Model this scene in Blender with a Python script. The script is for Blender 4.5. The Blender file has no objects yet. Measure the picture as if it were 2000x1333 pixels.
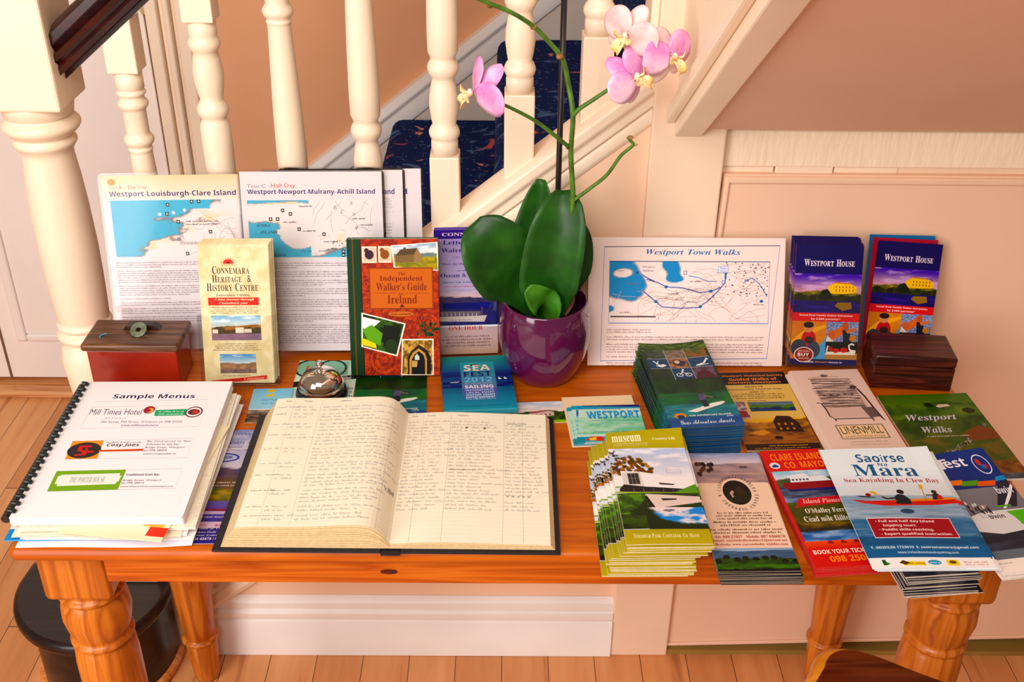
import bpy, bmesh, math, random
import numpy as np
from mathutils import Matrix, Vector

# ------------------------------------------------------------------ camera
F_PX, YAW, PITCH, ROLL, CAM_H = 2118.74, 0.00955, 0.53619, 0.01199, 1.63467
SC = bpy.context.scene
COL = SC.collection
_fw = Vector((math.sin(YAW)*math.cos(PITCH), math.cos(YAW)*math.cos(PITCH), -math.sin(PITCH)))
_rt = _fw.cross(Vector((0, 0, 1))).normalized()
_up = _rt.cross(_fw)
_r2 = _rt*math.cos(ROLL) + _up*math.sin(ROLL)
_u2 = -_rt*math.sin(ROLL) + _up*math.cos(ROLL)
EYE = Vector((0, 0, CAM_H))
_cd = bpy.data.cameras.new('camera')
_cd.sensor_width = 36.0
_cd.lens = F_PX/2000*36.0
_cd.clip_start = 0.05
_co = bpy.data.objects.new('camera', _cd)
COL.objects.link(_co)
_m = Matrix.Identity(4)
for i in range(3):
    _m[i][0] = _r2[i]; _m[i][1] = _u2[i]; _m[i][2] = -_fw[i]; _m[i][3] = EYE[i]
_co.matrix_world = _m
SC.camera = _co

# ------------------------------------------------------------------ world, daylight, exposure
SC.view_settings.view_transform = 'Standard'
SC.view_settings.look = 'None'
SC.view_settings.gamma = 1.0
SC.view_settings.use_curve_mapping = False
SC.view_settings.exposure = -0.10
_w = bpy.data.worlds.new('room_light')
SC.world = _w
_w.use_nodes = True
_bg = _w.node_tree.nodes['Background']
_bg.inputs[0].default_value = (1.0, 0.69, 0.45, 1)
_bg.inputs[1].default_value = 0.30

def area(name, loc, target, sx, sy, power, color, spread=180):
    l = bpy.data.lights.new(name, 'AREA')
    l.shape = 'RECTANGLE'; l.size = sx; l.size_y = sy; l.energy = power; l.color = color
    l.spread = math.radians(spread)
    o = bpy.data.objects.new(name, l)
    COL.objects.link(o)
    o.location = loc
    d = Vector(target) - Vector(loc)
    o.rotation_euler = d.to_track_quat('-Z', 'Y').to_euler()
    return o
# daylight through the glazed front door (front left); then an added overhead fill that brightens the table tops
area('door_daylight', (-1.9, -1.0, 1.60), (0.0, 1.4, 0.75), 1.2, 2.2, 68, (1.0, 0.955, 0.93))
area('added_top_fill', (-0.45, -0.7, 2.6), (0.0, 1.2, 0.7), 1.3, 1.0, 54, (1.0, 0.95, 0.90))

# ------------------------------------------------------------------ helpers
def ray(px, py):
    return (px-1000)/F_PX*_r2 - (py-666.5)/F_PX*_u2 + _fw
def onz(px, py, z):
    v = ray(px, py); return EYE + v*((z-CAM_H)/v.z)
def ony(px, py, y):
    v = ray(px, py); return EYE + v*(y/v.y)

def lin(c):
    return tuple(((x/255)/12.92 if x/255 <= .04045 else ((x/255+.055)/1.055)**2.4) for x in c)

MATS = {}
def new_mat(name):
    m = bpy.data.materials.new(name); m.use_nodes = True
    nt = m.node_tree
    b = nt.nodes['Principled BSDF']
    return m, nt, b
def N(nt, t, **k):
    n = nt.nodes.new(t)
    for a, v in k.items(): setattr(n, a, v)
    return n
def coords(nt, scale=(1, 1, 1), kind='Object'):
    tc = N(nt, 'ShaderNodeTexCoord'); mp = N(nt, 'ShaderNodeMapping')
    mp.inputs['Scale'].default_value = scale
    nt.links.new(tc.outputs[kind], mp.inputs[0])
    return mp.outputs[0]
def ramp(nt, fac, stops):
    r = N(nt, 'ShaderNodeValToRGB')
    e = r.color_ramp.elements
    while len(e) < len(stops): e.new(0.5)
    for i, (p, c) in enumerate(stops):
        e[i].position = p; e[i].color = (*lin(c), 1)
    nt.links.new(fac, r.inputs[0])
    return r.outputs[0]
def plain(name, c, rough=.5, var=.06, nscale=8, bump=0, bscale=(60, 60, 60), metal=0, coat=0, spec=.5):
    """one colour with a faint mottling and optional fine bump"""
    if name in MATS: return MATS[name]
    m, nt, b = new_mat(name)
    v = coords(nt)
    n = N(nt, 'ShaderNodeTexNoise'); n.inputs['Scale'].default_value = nscale; n.inputs['Detail'].default_value = 3
    nt.links.new(v, n.inputs['Vector'])
    c1 = tuple(max(0, x*(1-var)) for x in c); c2 = tuple(min(255, x*(1+var)) for x in c)
    nt.links.new(ramp(nt, n.outputs[0], [(.3, c1), (.7, c2)]), b.inputs['Base Color'])
    b.inputs['Roughness'].default_value = rough
    b.inputs['Metallic'].default_value = metal
    b.inputs['Coat Weight'].default_value = coat
    b.inputs['Specular IOR Level'].default_value = spec
    if bump:
        v2 = coords(nt, bscale)
        n2 = N(nt, 'ShaderNodeTexNoise'); n2.inputs['Scale'].default_value = 1.0; n2.inputs['Detail'].default_value = 4
        nt.links.new(v2, n2.inputs['Vector'])
        bp = N(nt, 'ShaderNodeBump'); bp.inputs['Strength'].default_value = bump; bp.inputs['Distance'].default_value = .002
        nt.links.new(n2.outputs[0], bp.inputs['Height']); nt.links.new(bp.outputs[0], b.inputs['Normal'])
    MATS[name] = m
    return m
def wood(name, dark, mid, light, axis='x', s=1.0, rough=.3, coat=.2, knots=False):
    if name in MATS: return MATS[name]
    m, nt, b = new_mat(name)
    st = {'x': (1.2, 22, 22), 'y': (22, 1.2, 22), 'z': (22, 22, 1.2)}[axis]
    v = coords(nt, tuple(a*s for a in st))
    n = N(nt, 'ShaderNodeTexNoise'); n.inputs['Scale'].default_value = 1.6; n.inputs['Detail'].default_value = 2.5
    n.inputs['Distortion'].default_value = .9
    nt.links.new(v, n.inputs['Vector'])
    mul = N(nt, 'ShaderNodeMath', operation='MULTIPLY'); mul.inputs[1].default_value = 9
    nt.links.new(n.outputs[0], mul.inputs[0])
    fr = N(nt, 'ShaderNodeMath', operation='PINGPONG'); fr.inputs[1].default_value = 1
    nt.links.new(mul.outputs[0], fr.inputs[0])
    v2 = coords(nt, tuple(a*6*s for a in st))
    n2 = N(nt, 'ShaderNodeTexNoise'); n2.inputs['Scale'].default_value = 1; n2.inputs['Detail'].default_value = 3
    nt.links.new(v2, n2.inputs['Vector'])
    mx = N(nt, 'ShaderNodeMath', operation='MULTIPLY_ADD'); mx.inputs[1].default_value = .45
    nt.links.new(n2.outputs[0], mx.inputs[0])
    h = N(nt, 'ShaderNodeMath', operation='MULTIPLY'); h.inputs[1].default_value = .6
    nt.links.new(fr.outputs[0], h.inputs[0]); nt.links.new(h.outputs[0], mx.inputs[2])
    col = ramp(nt, mx.outputs[0], [(.12, light), (.5, mid), (.95, dark)])
    if knots:
        v3 = coords(nt, (3.2, 9, 9))
        vo = N(nt, 'ShaderNodeTexVoronoi'); vo.inputs['Scale'].default_value = 1
        nt.links.new(v3, vo.inputs['Vector'])
        kr = N(nt, 'ShaderNodeValToRGB'); e = kr.color_ramp.elements
        e[0].position = .05; e[0].color = (.05, .01, .004, 1); e[1].position = .16; e[1].color = (1, 1, 1, 1)
        nt.links.new(vo.outputs['Distance'], kr.inputs[0])
        mm = N(nt, 'ShaderNodeMixRGB', blend_type='MULTIPLY'); mm.inputs[0].default_value = .85
        nt.links.new(col, mm.inputs[1]); nt.links.new(kr.outputs[0], mm.inputs[2]); col = mm.outputs[0]
    nt.links.new(col, b.inputs['Base Color'])
    b.inputs['Roughness'].default_value = rough; b.inputs['Coat Weight'].default_value = coat
    b.inputs['Coat Roughness'].default_value = .15
    b.inputs['Specular IOR Level'].default_value = .3
    MATS[name] = m
    return m

class G:
    """collects simple shapes into ONE mesh"""
    def __init__(s): s.v = []; s.f = []
    def add(s, vs, fs):
        o = len(s.v); s.v += [tuple(x) for x in vs]; s.f += [tuple(i+o for i in f) for f in fs]; return s
    def box(s, x0, x1, y0, y1, z0, z1):
        return s.add([(x0, y0, z0), (x1, y0, z0), (x1, y1, z0), (x0, y1, z0), (x0, y0, z1), (x1, y0, z1), (x1, y1, z1), (x0, y1, z1)],
                     [(3, 2, 1, 0), (4, 5, 6, 7), (0, 1, 5, 4), (1, 2, 6, 5), (2, 3, 7, 6), (3, 0, 4, 7)])
    def prism(s, poly, y0, y1, ax='y'):
        """poly of (x,z) pushed along y (or (x,y) along z, or (y,z) along x)"""
        n = len(poly)
        f = {'y': lambda a, b, t: (a, t, b), 'z': lambda a, b, t: (a, b, t), 'x': lambda a, b, t: (t, a, b)}[ax]
        vs = [f(a, b, y0) for a, b in poly]+[f(a, b, y1) for a, b in poly]
        fs = [tuple(range(n)), tuple(range(2*n-1, n-1, -1))]+[(i, i+n, (i+1) % n+n, (i+1) % n) for i in range(n)]
        return s.add(vs, fs)
    def lathe(s, prof, n=32, c=(0, 0), caps=True):
        """prof: (r, z) from bottom to top"""
        vs = []; fs = []
        for r, z in prof:
            vs += [(c[0]+r*math.cos(2*math.pi*k/n), c[1]+r*math.sin(2*math.pi*k/n), z) for k in range(n)]
        for i in range(len(prof)-1):
            fs += [(i*n+k, i*n+(k+1) % n, (i+1)*n+(k+1) % n, (i+1)*n+k) for k in range(n)]
        if caps:
            fs += [tuple(range(n-1, -1, -1)), tuple(range((len(prof)-1)*n, len(prof)*n))]
        return s.add(vs, fs)
    def tube(s, pts, r, n=10, caps=True):
        pts = [Vector(p) for p in pts]
        rs = r if isinstance(r, (list, tuple)) else [r]*len(pts)
        vs = []; fs = []; a = None
        for i, p in enumerate(pts):
            t = (pts[min(i+1, len(pts)-1)]-pts[max(i-1, 0)]).normalized()
            if a is None: a = t.orthogonal().normalized()
            a = (a-t*a.dot(t)).normalized(); b = t.cross(a)
            vs += [p+(a*math.cos(2*math.pi*k/n)+b*math.sin(2*math.pi*k/n))*rs[i] for k in range(n)]
        for i in range(len(pts)-1):
            fs += [(i*n+k, i*n+(k+1) % n, (i+1)*n+(k+1) % n, (i+1)*n+k) for k in range(n)]
        if caps: fs += [tuple(range(n-1, -1, -1)), tuple(range((len(pts)-1)*n, len(pts)*n))]
        return s.add(vs, fs)
    def sweep(s, prof, p0, p1, upv=(0, 0, 1)):
        """profile of (a,b) carried from p0 to p1; a runs along the side vector, b along the up vector"""
        p0 = Vector(p0); p1 = Vector(p1); t = (p1-p0).normalized(); u = Vector(upv); u = (u-t*u.dot(t)).normalized(); sd = t.cross(u)
        n = len(prof)
        vs = [p0+sd*a+u*b for a, b in prof]+[p1+sd*a+u*b for a, b in prof]
        fs = [tuple(range(n-1, -1, -1)), tuple(range(n, 2*n))]+[(i, (i+1) % n, (i+1) % n+n, i+n) for i in range(n)]
        return s.add(vs, fs)
    def build(s, name, mat, parent=None, smooth=False, bevel=0, seg=2, loc=None, angle=35):
        me = bpy.data.meshes.new(name)
        me.from_pydata(s.v, [], s.f)
        bm = bmesh.new(); bm.from_mesh(me)
        bmesh.ops.recalc_face_normals(bm, faces=bm.faces)
        bm.to_mesh(me); bm.free()
        me.materials.append(mat)
        o = bpy.data.objects.new(name, me); COL.objects.link(o)
        if parent is not None: o.parent = parent
        if loc is not None: o.location = loc
        if bevel:
            md = o.modifiers.new('bevel', 'BEVEL'); md.width = bevel; md.segments = seg; md.limit_method = 'ANGLE'
            md.angle_limit = math.radians(40)
        if smooth:
            for p in me.polygons: p.use_smooth = True
            if smooth != 'all': me.set_sharp_from_angle(angle=math.radians(angle))
        return o
def tag(o, label=None, cat=None, group=None, kind=None):
    if label: o['label'] = label
    if cat: o['category'] = cat
    if group: o['group'] = group
    if kind: o['kind'] = kind
    return o
def empty(name, loc=(0, 0, 0), rotz=0, parent=None):
    o = bpy.data.objects.new(name, None); COL.objects.link(o); o.location = loc; o.rotation_euler = (0, 0, rotz)
    o.empty_display_size = .05
    if parent: o.parent = parent
    return o
def struct(o): o['kind'] = 'structure'; return o
def dup(root):
    r = root.copy(); COL.objects.link(r)
    for ch in list(root.children):
        c = ch.copy(); COL.objects.link(c); c.parent = r; c.matrix_parent_inverse = ch.matrix_parent_inverse.copy()
        for g in list(ch.children):
            d = g.copy(); COL.objects.link(d); d.parent = c
    return r
def spline(pts, n=8):
    """Catmull-Rom through points"""
    P = [Vector(p) for p in pts]; P = [P[0]*2-P[1]]+P+[P[-1]*2-P[-2]]; out = []
    for i in range(1, len(P)-2):
        for k in range(n):
            t = k/n
            out.append(.5*((2*P[i])+(P[i+1]-P[i-1])*t+(2*P[i-1]-5*P[i]+4*P[i+1]-P[i+2])*t*t+(3*P[i]-P[i-1]-3*P[i+1]+P[i+2])*t**3))
    out.append(P[-2]); return out
# ================================================================== the room
CREAM = plain('cream_paint', (246, 214, 186), .42, .02, 5, .10, (14, 14, 60))
CREAMG = plain('cream_gloss_paint', (246, 224, 198), .36, .02, 5, .06, (40, 40, 6))
PEACH = plain('peach_wall_paint', (246, 205, 172), .6, .025, 3, .08, (90, 90, 90))
ORANGE = plain('orange_wall_paint', (232, 168, 122), .7, .03, 2.5, .05, (90, 90, 90))
WHITEP = plain('white_paint', (246, 240, 236), .35, .02, 6, .08, (8, 60, 60))
DOORW = plain('door_white_paint', (244, 232, 226), .4, .02, 4, .05, (60, 60, 10))
ROUGHP = plain('textured_paint', (252, 226, 198), .5, .03, 6, .8, (120, 60, 25))
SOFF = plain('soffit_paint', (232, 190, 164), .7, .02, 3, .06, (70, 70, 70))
W = 1.547                                     # front face of the wall under the stairs
SL = .80                                      # pitch of the flight

def floor_mat():
    m, nt, b = new_mat('maple_floorboards')
    tc = N(nt, 'ShaderNodeTexCoord'); sp = N(nt, 'ShaderNodeSeparateXYZ'); nt.links.new(tc.outputs['Object'], sp.inputs[0])
    def M(op, a, bb=None):
        n = N(nt, 'ShaderNodeMath', operation=op)
        for i, q in enumerate((a, bb)):
            if q is None: continue
            if isinstance(q, (int, float)): n.inputs[i].default_value = q
            else: nt.links.new(q, n.inputs[i])
        return n.outputs[0]
    bx = M('DIVIDE', M('ADD', sp.outputs[0], .09+.0911*40), .0911)
    idx = M('FLOOR', bx); fx = M('FRACT', bx)
    wn = N(nt, 'ShaderNodeTexWhiteNoise', noise_dimensions='1D'); nt.links.new(idx, wn.inputs['W'])
    by = M('ADD', M('DIVIDE', sp.outputs[1], 1.3), M('MULTIPLY', wn.outputs['Value'], 7.3))
    idy = M('FLOOR', by); fy = M('FRACT', by)
    wn2 = N(nt, 'ShaderNodeTexWhiteNoise', noise_dimensions='2D')
    cb = N(nt, 'ShaderNodeCombineXYZ'); nt.links.new(idx, cb.inputs[0]); nt.links.new(idy, cb.inputs[1]); nt.links.new(cb.outputs[0], wn2.inputs['Vector'])
    base = ramp(nt, wn2.outputs['Value'], [(0, (198, 128, 72)), (.35, (224, 156, 96)), (.7, (234, 172, 112)), (1, (212, 140, 80))])
    cb2 = N(nt, 'ShaderNodeCombineXYZ')
    nt.links.new(M('MULTIPLY', sp.outputs[0], 30), cb2.inputs[0]); nt.links.new(M('MULTIPLY', sp.outputs[1], 2.2), cb2.inputs[1]); nt.links.new(M('MULTIPLY', wn2.outputs['Value'], 50), cb2.inputs[2])
    ns = N(nt, 'ShaderNodeTexNoise'); ns.inputs['Scale'].default_value = 1.2; ns.inputs['Detail'].default_value = 5; ns.inputs['Distortion'].default_value = .6
    nt.links.new(cb2.outputs[0], ns.inputs['Vector'])
    gr = ramp(nt, ns.outputs[0], [(.3, (255, 255, 255)), (.62, (236, 218, 200)), (.74, (170, 120, 90))])
    mm = N(nt, 'ShaderNodeMixRGB', blend_type='MULTIPLY'); mm.inputs[0].default_value = .75
    nt.links.new(base, mm.inputs[1]); nt.links.new(gr, mm.inputs[2])
    gap = M('MAXIMUM', M('LESS_THAN', fx, .018), M('LESS_THAN', fy, .002))
    mg = N(nt, 'ShaderNodeMixRGB'); mg.inputs[2].default_value = (.10, .03, .012, 1)
    nt.links.new(gap, mg.inputs[0]); nt.links.new(mm.outputs[0], mg.inputs[1])
    nt.links.new(mg.outputs[0], b.inputs['Base Color'])
    b.inputs['Roughness'].default_value = .33
    return m
struct(G().box(-3.0, 2.4, -1.8, 2.62, -.03, 0).build('floor', floor_mat()))

# rear wall beyond the flight, and the white door in it far left
RY = 2.5
struct(G().box(-.692, 2.4, RY, RY+.1, 0, 2.6).build('wall_back', ORANGE))
struct(G().box(-3.0, -1.75, RY, RY+.1, 0, 2.6).build('wall_left', ORANGE))
g = G()                                       # architrave with two rounds
for x0, x1, d in ((-.811, -.782, .030), (-.782, -.770, .018), (-.770, -.755, .030), (-.755, -.745, .016), (-.745, -.715, .026), (-.715, -.706, .012), (-.706, -.690, .020)):
    g.box(x0, x1, RY-d, RY+.02, 0, 2.1)
struct(g.build('trim_1', CREAMG, bevel=.006, smooth=True))
d2 = G().box(-1.72, -.819, RY-.012, RY+.03, .03, 2.05).build('door_1', DOORW, bevel=.003); struct(d2)
g = G()
for a, b2, c, d in ((-1.29, -1.262, .15, 1.05), (-1.10, -1.075, .15, 1.05), (-1.262, -1.10, .15, .172), (-1.262, -1.10, 1.03, 1.05)):
    g.box(a, b2, RY-.024, RY-.012, c, d)
g.build('panel_moulding', DOORW, d2, bevel=.006)
G().box(-1.262, -1.10, RY-.017, RY-.012, .172, 1.03).build('door_panel', DOORW, d2)
struct(G().box(-.8195, -.8105, RY-.006, RY-.002, .02, 2.1).build('gap_shade_strip', plain('door_gap_shade', (84, 66, 34), .8)))  # dark strip standing in for the shade in the gap beside the door
hg = G()
for z0 in (.25, 1.012):
    hg.lathe([(.006, z0), (.006, z0+.07)], 12, (-.815, RY-.02))
    hg.box(-.845, -.815, RY-.016, RY-.010, z0+.005, z0+.065)
hg.build('door_hinge', plain('painted_brass', (214, 184, 140), .35, .1, 40, metal=.4), d2)
struct(G().box(-1.8, -.80, RY-.07, RY+.02, 0, .018).build('trim_2', wood('threshold_oak', (170, 100, 50), (210, 140, 80), (232, 170, 110), 'x'), bevel=.006))
struct(G().box(-1.335, -1.330, RY-.016, RY-.012, .03, .20).build('trim_12', plain('gap_brown', (120, 80, 60), .7)))

# wall under the flight
def zt(x): return .972+SL*(x+.03)             # top of the string
xs0, xs1 = -.64, .217
struct(G().prism([(xs0, 0), (xs1, 0), (xs1, zt(xs1)-.03), (xs0, zt(xs0)-.03)], W, W+.05).build('wall_stair', PEACH))
t = Vector((1, 0, SL)).normalized()
p0 = Vector((xs0, 0, zt(xs0))); p1 = Vector((xs1, 0, zt(xs1)))
# moulded capping on the string: flat top, two steps down its front
yc = 1.573
cap = [(-.040, -.030), (.034, -.030), (.034, -.014), (.040, -.010), (.040, .006), (.028, .012), (-.030, .012), (-.040, .004)]
struct(G().sweep(cap, p0+Vector((0, yc, -.012)), p1+Vector((0, yc, -.012))).build('trim_3', CREAMG, bevel=.004, smooth=True))
lo = [(.026, -.054), (.031, -.051), (.033, -.040), (.030, -.030), (0.02, -.030), (0.0, -.054)]
struct(G().sweep(lo, p0+Vector((0, yc, -.012)), p1+Vector((0, yc, -.012))).build('trim_4', CREAMG, bevel=.005, smooth=True))
# lower edge moulding of the string, seen under the table
q0 = Vector((-.62, W-.006, .085)); q1 = Vector((.21, W-.006, .085+.83*SL))
struct(G().sweep([(-.012, -.018), (.008, -.018), (.014, -.006), (.010, .012), (-.012, .016)], q0, q1).build('trim_5', CREAMG, bevel=.003, smooth=True))
# tall skirting with two rounds
sk = [(W, 0), (W-.020, 0), (W-.020, .088), (W-.016, .094), (W-.018, .100), (W-.018, .112), (W-.012, .117), (W-.013, .122), (W-.013, .134), (W-.006, .141), (W, .145)]
struct(G().prism(sk, -.60, xs1, 'x').build('baseboard_stair', WHITEP, smooth=True, bevel=.0015))
# post
struct(G().box(.2165, .3285, W-.016, 1.62, 0, 2.6).build('trim_6', CREAM, bevel=.003))
struct(G().box(.205, .2165, W-.004, 1.62, zt(.21)-.05, 2.6).build('trim_7', CREAMG, bevel=.002))
# boards beyond the post, above the rail
g = G()
for a, b2, d in ((.3285, .41, .000), (.412, .50, .003), (.502, .60, .0)):
    g.box(a, b2, W+.004-d, 1.62, 1.0, 2.6)
struct(g.build('wall_upper', CREAMG, bevel=.002))
struct(G().box(.60, 2.4, W+.004, 1.62, 1.0, 2.6).build('wall_right', CREAM))
struct(G().box(.3285, 2.4, W-.001, 1.62, 1.026, 1.11).build('trim_8', ROUGHP, bevel=.002))
# cupboard door under the stairs
struct(G().box(.3285, 2.4, W+.03, W+.06, 0, 1.03).build('wall_cupboard', plain('cupboard_dark', (120, 70, 50), .8)))
DOORP = plain('cupboard_door_paint', (242, 200, 170), .5, .02, 3, .06, (80, 80, 80))
d1 = G().prism([(.309, .016), (1.9, .075), (1.9, 1.016), (.333, 1.016)], W-.006, W+.02).build('door_2', DOORP, bevel=.002); struct(d1)
g = G()
g.prism([(.311, .020), (.321, .020), (.343, 1.008), (.335, 1.013)], W-.011, W-.006)
g.prism([(.335, 1.013), (.343, 1.002), (1.9, 1.002), (1.9, 1.013)], W-.011, W-.006)
g.prism([(.311, .020), (.321, .028), (1.9, .084), (1.9, .077)], W-.011, W-.006)
g.build('edge_bead', DOORP, d1, bevel=.0025)
struct(G().box(.3285, 2.4, W-.012, W+.03, 0, .012).build('trim_9', plain('olive_threshold', (150, 118, 52), .5)))

# underside and string of the upper flight, rising towards the viewer
a0 = Vector((.254, W-.014, 1.077)); sd = Vector((0, -.272, .176)).normalized()
L = 1.9
def rise(x, s, dz): return (x, a0.y+sd.y*s, a0.z+sd.z*s+dz)
g = G(); x0, x1 = .250, .292
g.add([rise(x0, 0, 0), rise(x1, 0, 0), rise(x1, L, 0), rise(x0, L, 0), rise(x0, 0, .30), rise(x1, 0, .30), rise(x1, L, .30), rise(x0, L, .30)],
      [(3, 2, 1, 0), (4, 5, 6, 7), (0, 1, 5, 4), (1, 2, 6, 5), (2, 3, 7, 6), (3, 0, 4, 7)])
struct(g.build('trim_10', CREAMG, bevel=.003))
g = G()
g.add([rise(.236, 0, .020), rise(x0, 0, .020), rise(x0, L, .020), rise(.236, L, .020), rise(.236, 0, .048), rise(x0, 0, .048), rise(x0, L, .048), rise(.236, L, .048)],
      [(3, 2, 1, 0), (4, 5, 6, 7), (0, 1, 5, 4), (1, 2, 6, 5), (2, 3, 7, 6), (3, 0, 4, 7)])
struct(g.build('trim_11', CREAMG, bevel=.004))
g = G()
g.add([rise(x1, .0, .012), rise(2.2, .0, .012), rise(2.2, L, .012), rise(x1, L, .012), rise(x1, .0, .2), rise(2.2, .0, .2), rise(2.2, L, .2), rise(x1, L, .2)],
      [(3, 2, 1, 0), (4, 5, 6, 7), (0, 1, 5, 4), (1, 2, 6, 5), (2, 3, 7, 6), (3, 0, 4, 7)])
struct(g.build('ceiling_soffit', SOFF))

# ------------------------------------------------------------------ the flight: carpeted steps, skirting on the far wall
def carpet_mat():
    m, nt, b = new_mat('navy_flowered_carpet')
    v = coords(nt)
    vo = N(nt, 'ShaderNodeTexVoronoi'); vo.inputs['Scale'].default_value = 70; nt.links.new(v, vo.inputs['Vector'])
    dots = ramp(nt, vo.outputs['Distance'], [(.0, (112, 130, 160)), (.16, (70, 86, 120)), (.24, (16, 36, 92))])
    ns = N(nt, 'ShaderNodeTexNoise'); ns.inputs['Scale'].default_value = 9; ns.inputs['Detail'].default_value = 3; ns.inputs['Distortion'].default_value = 1.2
    nt.links.new(v, ns.inputs['Vector'])
    def blot(lo_, hi_, c, scale, seed):
        v2 = coords(nt, (1, 1, 1)); v2.node.inputs['Location'].default_value = (seed, seed*.7, seed*.3)
        n3 = N(nt, 'ShaderNodeTexNoise'); n3.inputs['Scale'].default_value = scale; n3.inputs['Detail'].default_value = 4; n3.inputs['Distortion'].default_value = 1.5
        nt.links.new(v2, n3.inputs['Vector'])
        f = N(nt, 'ShaderNodeMapRange'); f.inputs[1].default_value = lo_; f.inputs[2].default_value = hi_
        nt.links.new(n3.outputs[0], f.inputs[0]); return f.outputs[0], c
    cur = dots
    for lo_, hi_, c, scale, seed in ((.62, .66, (70, 104, 150), 13, 1.3), (.65, .69, (196, 96, 92), 11, 4.1), (.68, .71, (226, 150, 130), 14, 7.7)):
        f, c = blot(lo_, hi_, c, scale, seed)
        mm = N(nt, 'ShaderNodeMixRGB'); mm.inputs[2].default_value = (*lin(c), 1)
        nt.links.new(f, mm.inputs[0]); nt.links.new(cur, mm.inputs[1]); cur = mm.outputs[0]
    nt.links.new(cur, b.inputs['Base Color']); b.inputs['Roughness'].default_value = .95; b.inputs['Specular IOR Level'].default_value = .1
    return m
CARPET = carpet_mat()
for k in range(-2, 4):
    zt_ = .770+.192*k; xn = -.268+.25*k
    g = G()
    r = .028
    pts = [(xn+.02, zt_-.21), (xn+.004, zt_-.05)]
    pts += [(xn+r-r*math.cos(a), zt_-r+r*math.sin(a)) for a in (0, .4, .8, 1.2, math.pi/2)]
    pts += [(xn+.30, zt_), (xn+.30, zt_-.21)]
    g.prism(pts, 1.625, RY-.022)
    struct(g.build('stair_step', CARPET, smooth=True))
# far string / skirting on the rear wall
sw = Vector((1, 0, .80)).normalized()
s0 = Vector((-.80, RY, .655-.80*.345)); s1 = Vector((1.0, RY, .655+.80*1.455))
GREY = plain('string_paint', (222, 206, 192), .5, .02, 4, .05)
struct(G().sweep([(-.02, -.42), (.012, -.42), (.012, -.055), (-.02, -.055)], s0, s1).build('baseboard_flight', GREY))
struct(G().sweep([(-.02, -.060), (.018, -.060), (.022, -.050), (.020, -.022), (.028, -.014), (.024, .006), (-.02, .010)], s0, s1).build('baseboard_flight_moulding', WHITEP, bevel=.003, smooth=True))

# ------------------------------------------------------------------ newel, handrail, balusters
def turned(prof, n=40):
    """prof of (r,z) rough points -> smooth beads as given"""
    return G().lathe(prof, n)
def bead(r0, r1, z0, z1, n=7):
    return [(r0+(r1-r0)*math.sin(math.pi*i/n), z0+(z1-z0)*i/n) for i in range(n+1)]
NX, NYc = -.697, 1.573
nw = empty('newel_post', (NX, NYc, .2005))
tag(nw, 'thick cream turned newel post at the foot of the stairs, beside the white sheets', 'post')
g = G().box(-.056, .056, -.056, .056, .93-.02, 1.5)
o = g.build('newel_block', CREAMG, nw, bevel=.004)
g = G().box(-.056, .056, -.056, .056, 0, .30); g.build('newel_base', CREAMG, nw, bevel=.004)
z = -.2
prof = [(.046, .30)]+[(.046, .33)]+bead(.044, .050, .34, .37)+[(.042, .38), (.046, .43), (.049, .465), (.044, .492), (.037, .500)]+bead(.038, .0475, .503, .525)+bead(.040, .0445, .527, .540)
prof += [(.041, .545), (.0425, .57), (.0445, .62), (.0455, .67), (.0440, .74), (.0415, .79), (.0385, .825), (.0385, .832)]
prof += [(.040, .836)]+bead(.042, .047, .840, .858)+bead(.046, .057, .861, .890, 9)+[(.050, .892), (.0525, .905), (.053, .920)]
turned(prof, 48).build('newel_shaft', CREAMG, nw, smooth='all')

MAHOG = wood('dark_mahogany', (30, 6, 8), (46, 9, 9), (66, 16, 10), 'x', .6, .22, .4)
hr = empty('handrail', (-.641, yc, 1.158)); tag(hr, 'dark mahogany moulded handrail sloping up from the thick newel post', 'handrail')
prf = [(-.022, 0), (.022, 0), (.024, .008), (.022, .014), (.028, .018), (.029, .027), (.024, .031), (.030, .040), (.030, .052), (.020, .060), (0, .064), (-.020, .060), (-.030, .052), (-.030, .040), (-.024, .031), (-.029, .027), (-.028, .018), (-.022, .014), (-.024, .008)]
LR = .86
prf = [(a*1.42, b*1.18) for a, b in prf]
vs = [(0, a, b-.0) for a, b in prf]+[(LR, a, b+LR*.82) for a, b in prf]
n_ = len(prf)
G().add(vs, [tuple(range(n_)), tuple(range(2*n_-1, n_-1, -1))]+[(i, i+n_, (i+1) % n_+n_, (i+1) % n_) for i in range(n_)]).build('rail', MAHOG, hr, smooth=True, angle=25)
G().add([(0, -.014, -.010), (0, .014, -.010), (0, .014, .002), (0, -.014, .002), (LR, -.014, LR*.82-.010), (LR, .014, LR*.82-.010), (LR, .014, LR*.82+.002), (LR, -.014, LR*.82+.002)], [(0, 1, 2, 3), (7, 6, 5, 4), (0, 4, 5, 1), (1, 5, 6, 2), (2, 6, 7, 3), (3, 7, 4, 0)]).build('rail_fillet', MAHOG, hr)
def zrail(x): return 1.158+.82*(x+.641)
def bal_parts(z0, ztop, zbot, flip=False):
    """z0: top of the lower block, as offsets"""
    p = [(.0205, 0), (.0205, .020)]+bead(.0195, .0235, .023, .044)+[(.0175, .046), (.0195, .055), (.0222, .075), (.0215, .090), (.0185, .108), (.0165, .116)]
    p += bead(.018, .0235, .119, .146)+[(.019, .149), (.0225, .157), (.0228, .19), (.0215, .26), (.019, .33), (.0168, .385)]+bead(.017, .0185, .388, .394, 4)+bead(.017, .0225, .396, .416)
    p += [(.0172, .418), (.0172, .452)]+bead(.018, .0225, .454, .470)+bead(.018, .0215, .474, .484)+[(.0205, .486), (.0205, .512)]
    return p
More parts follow.
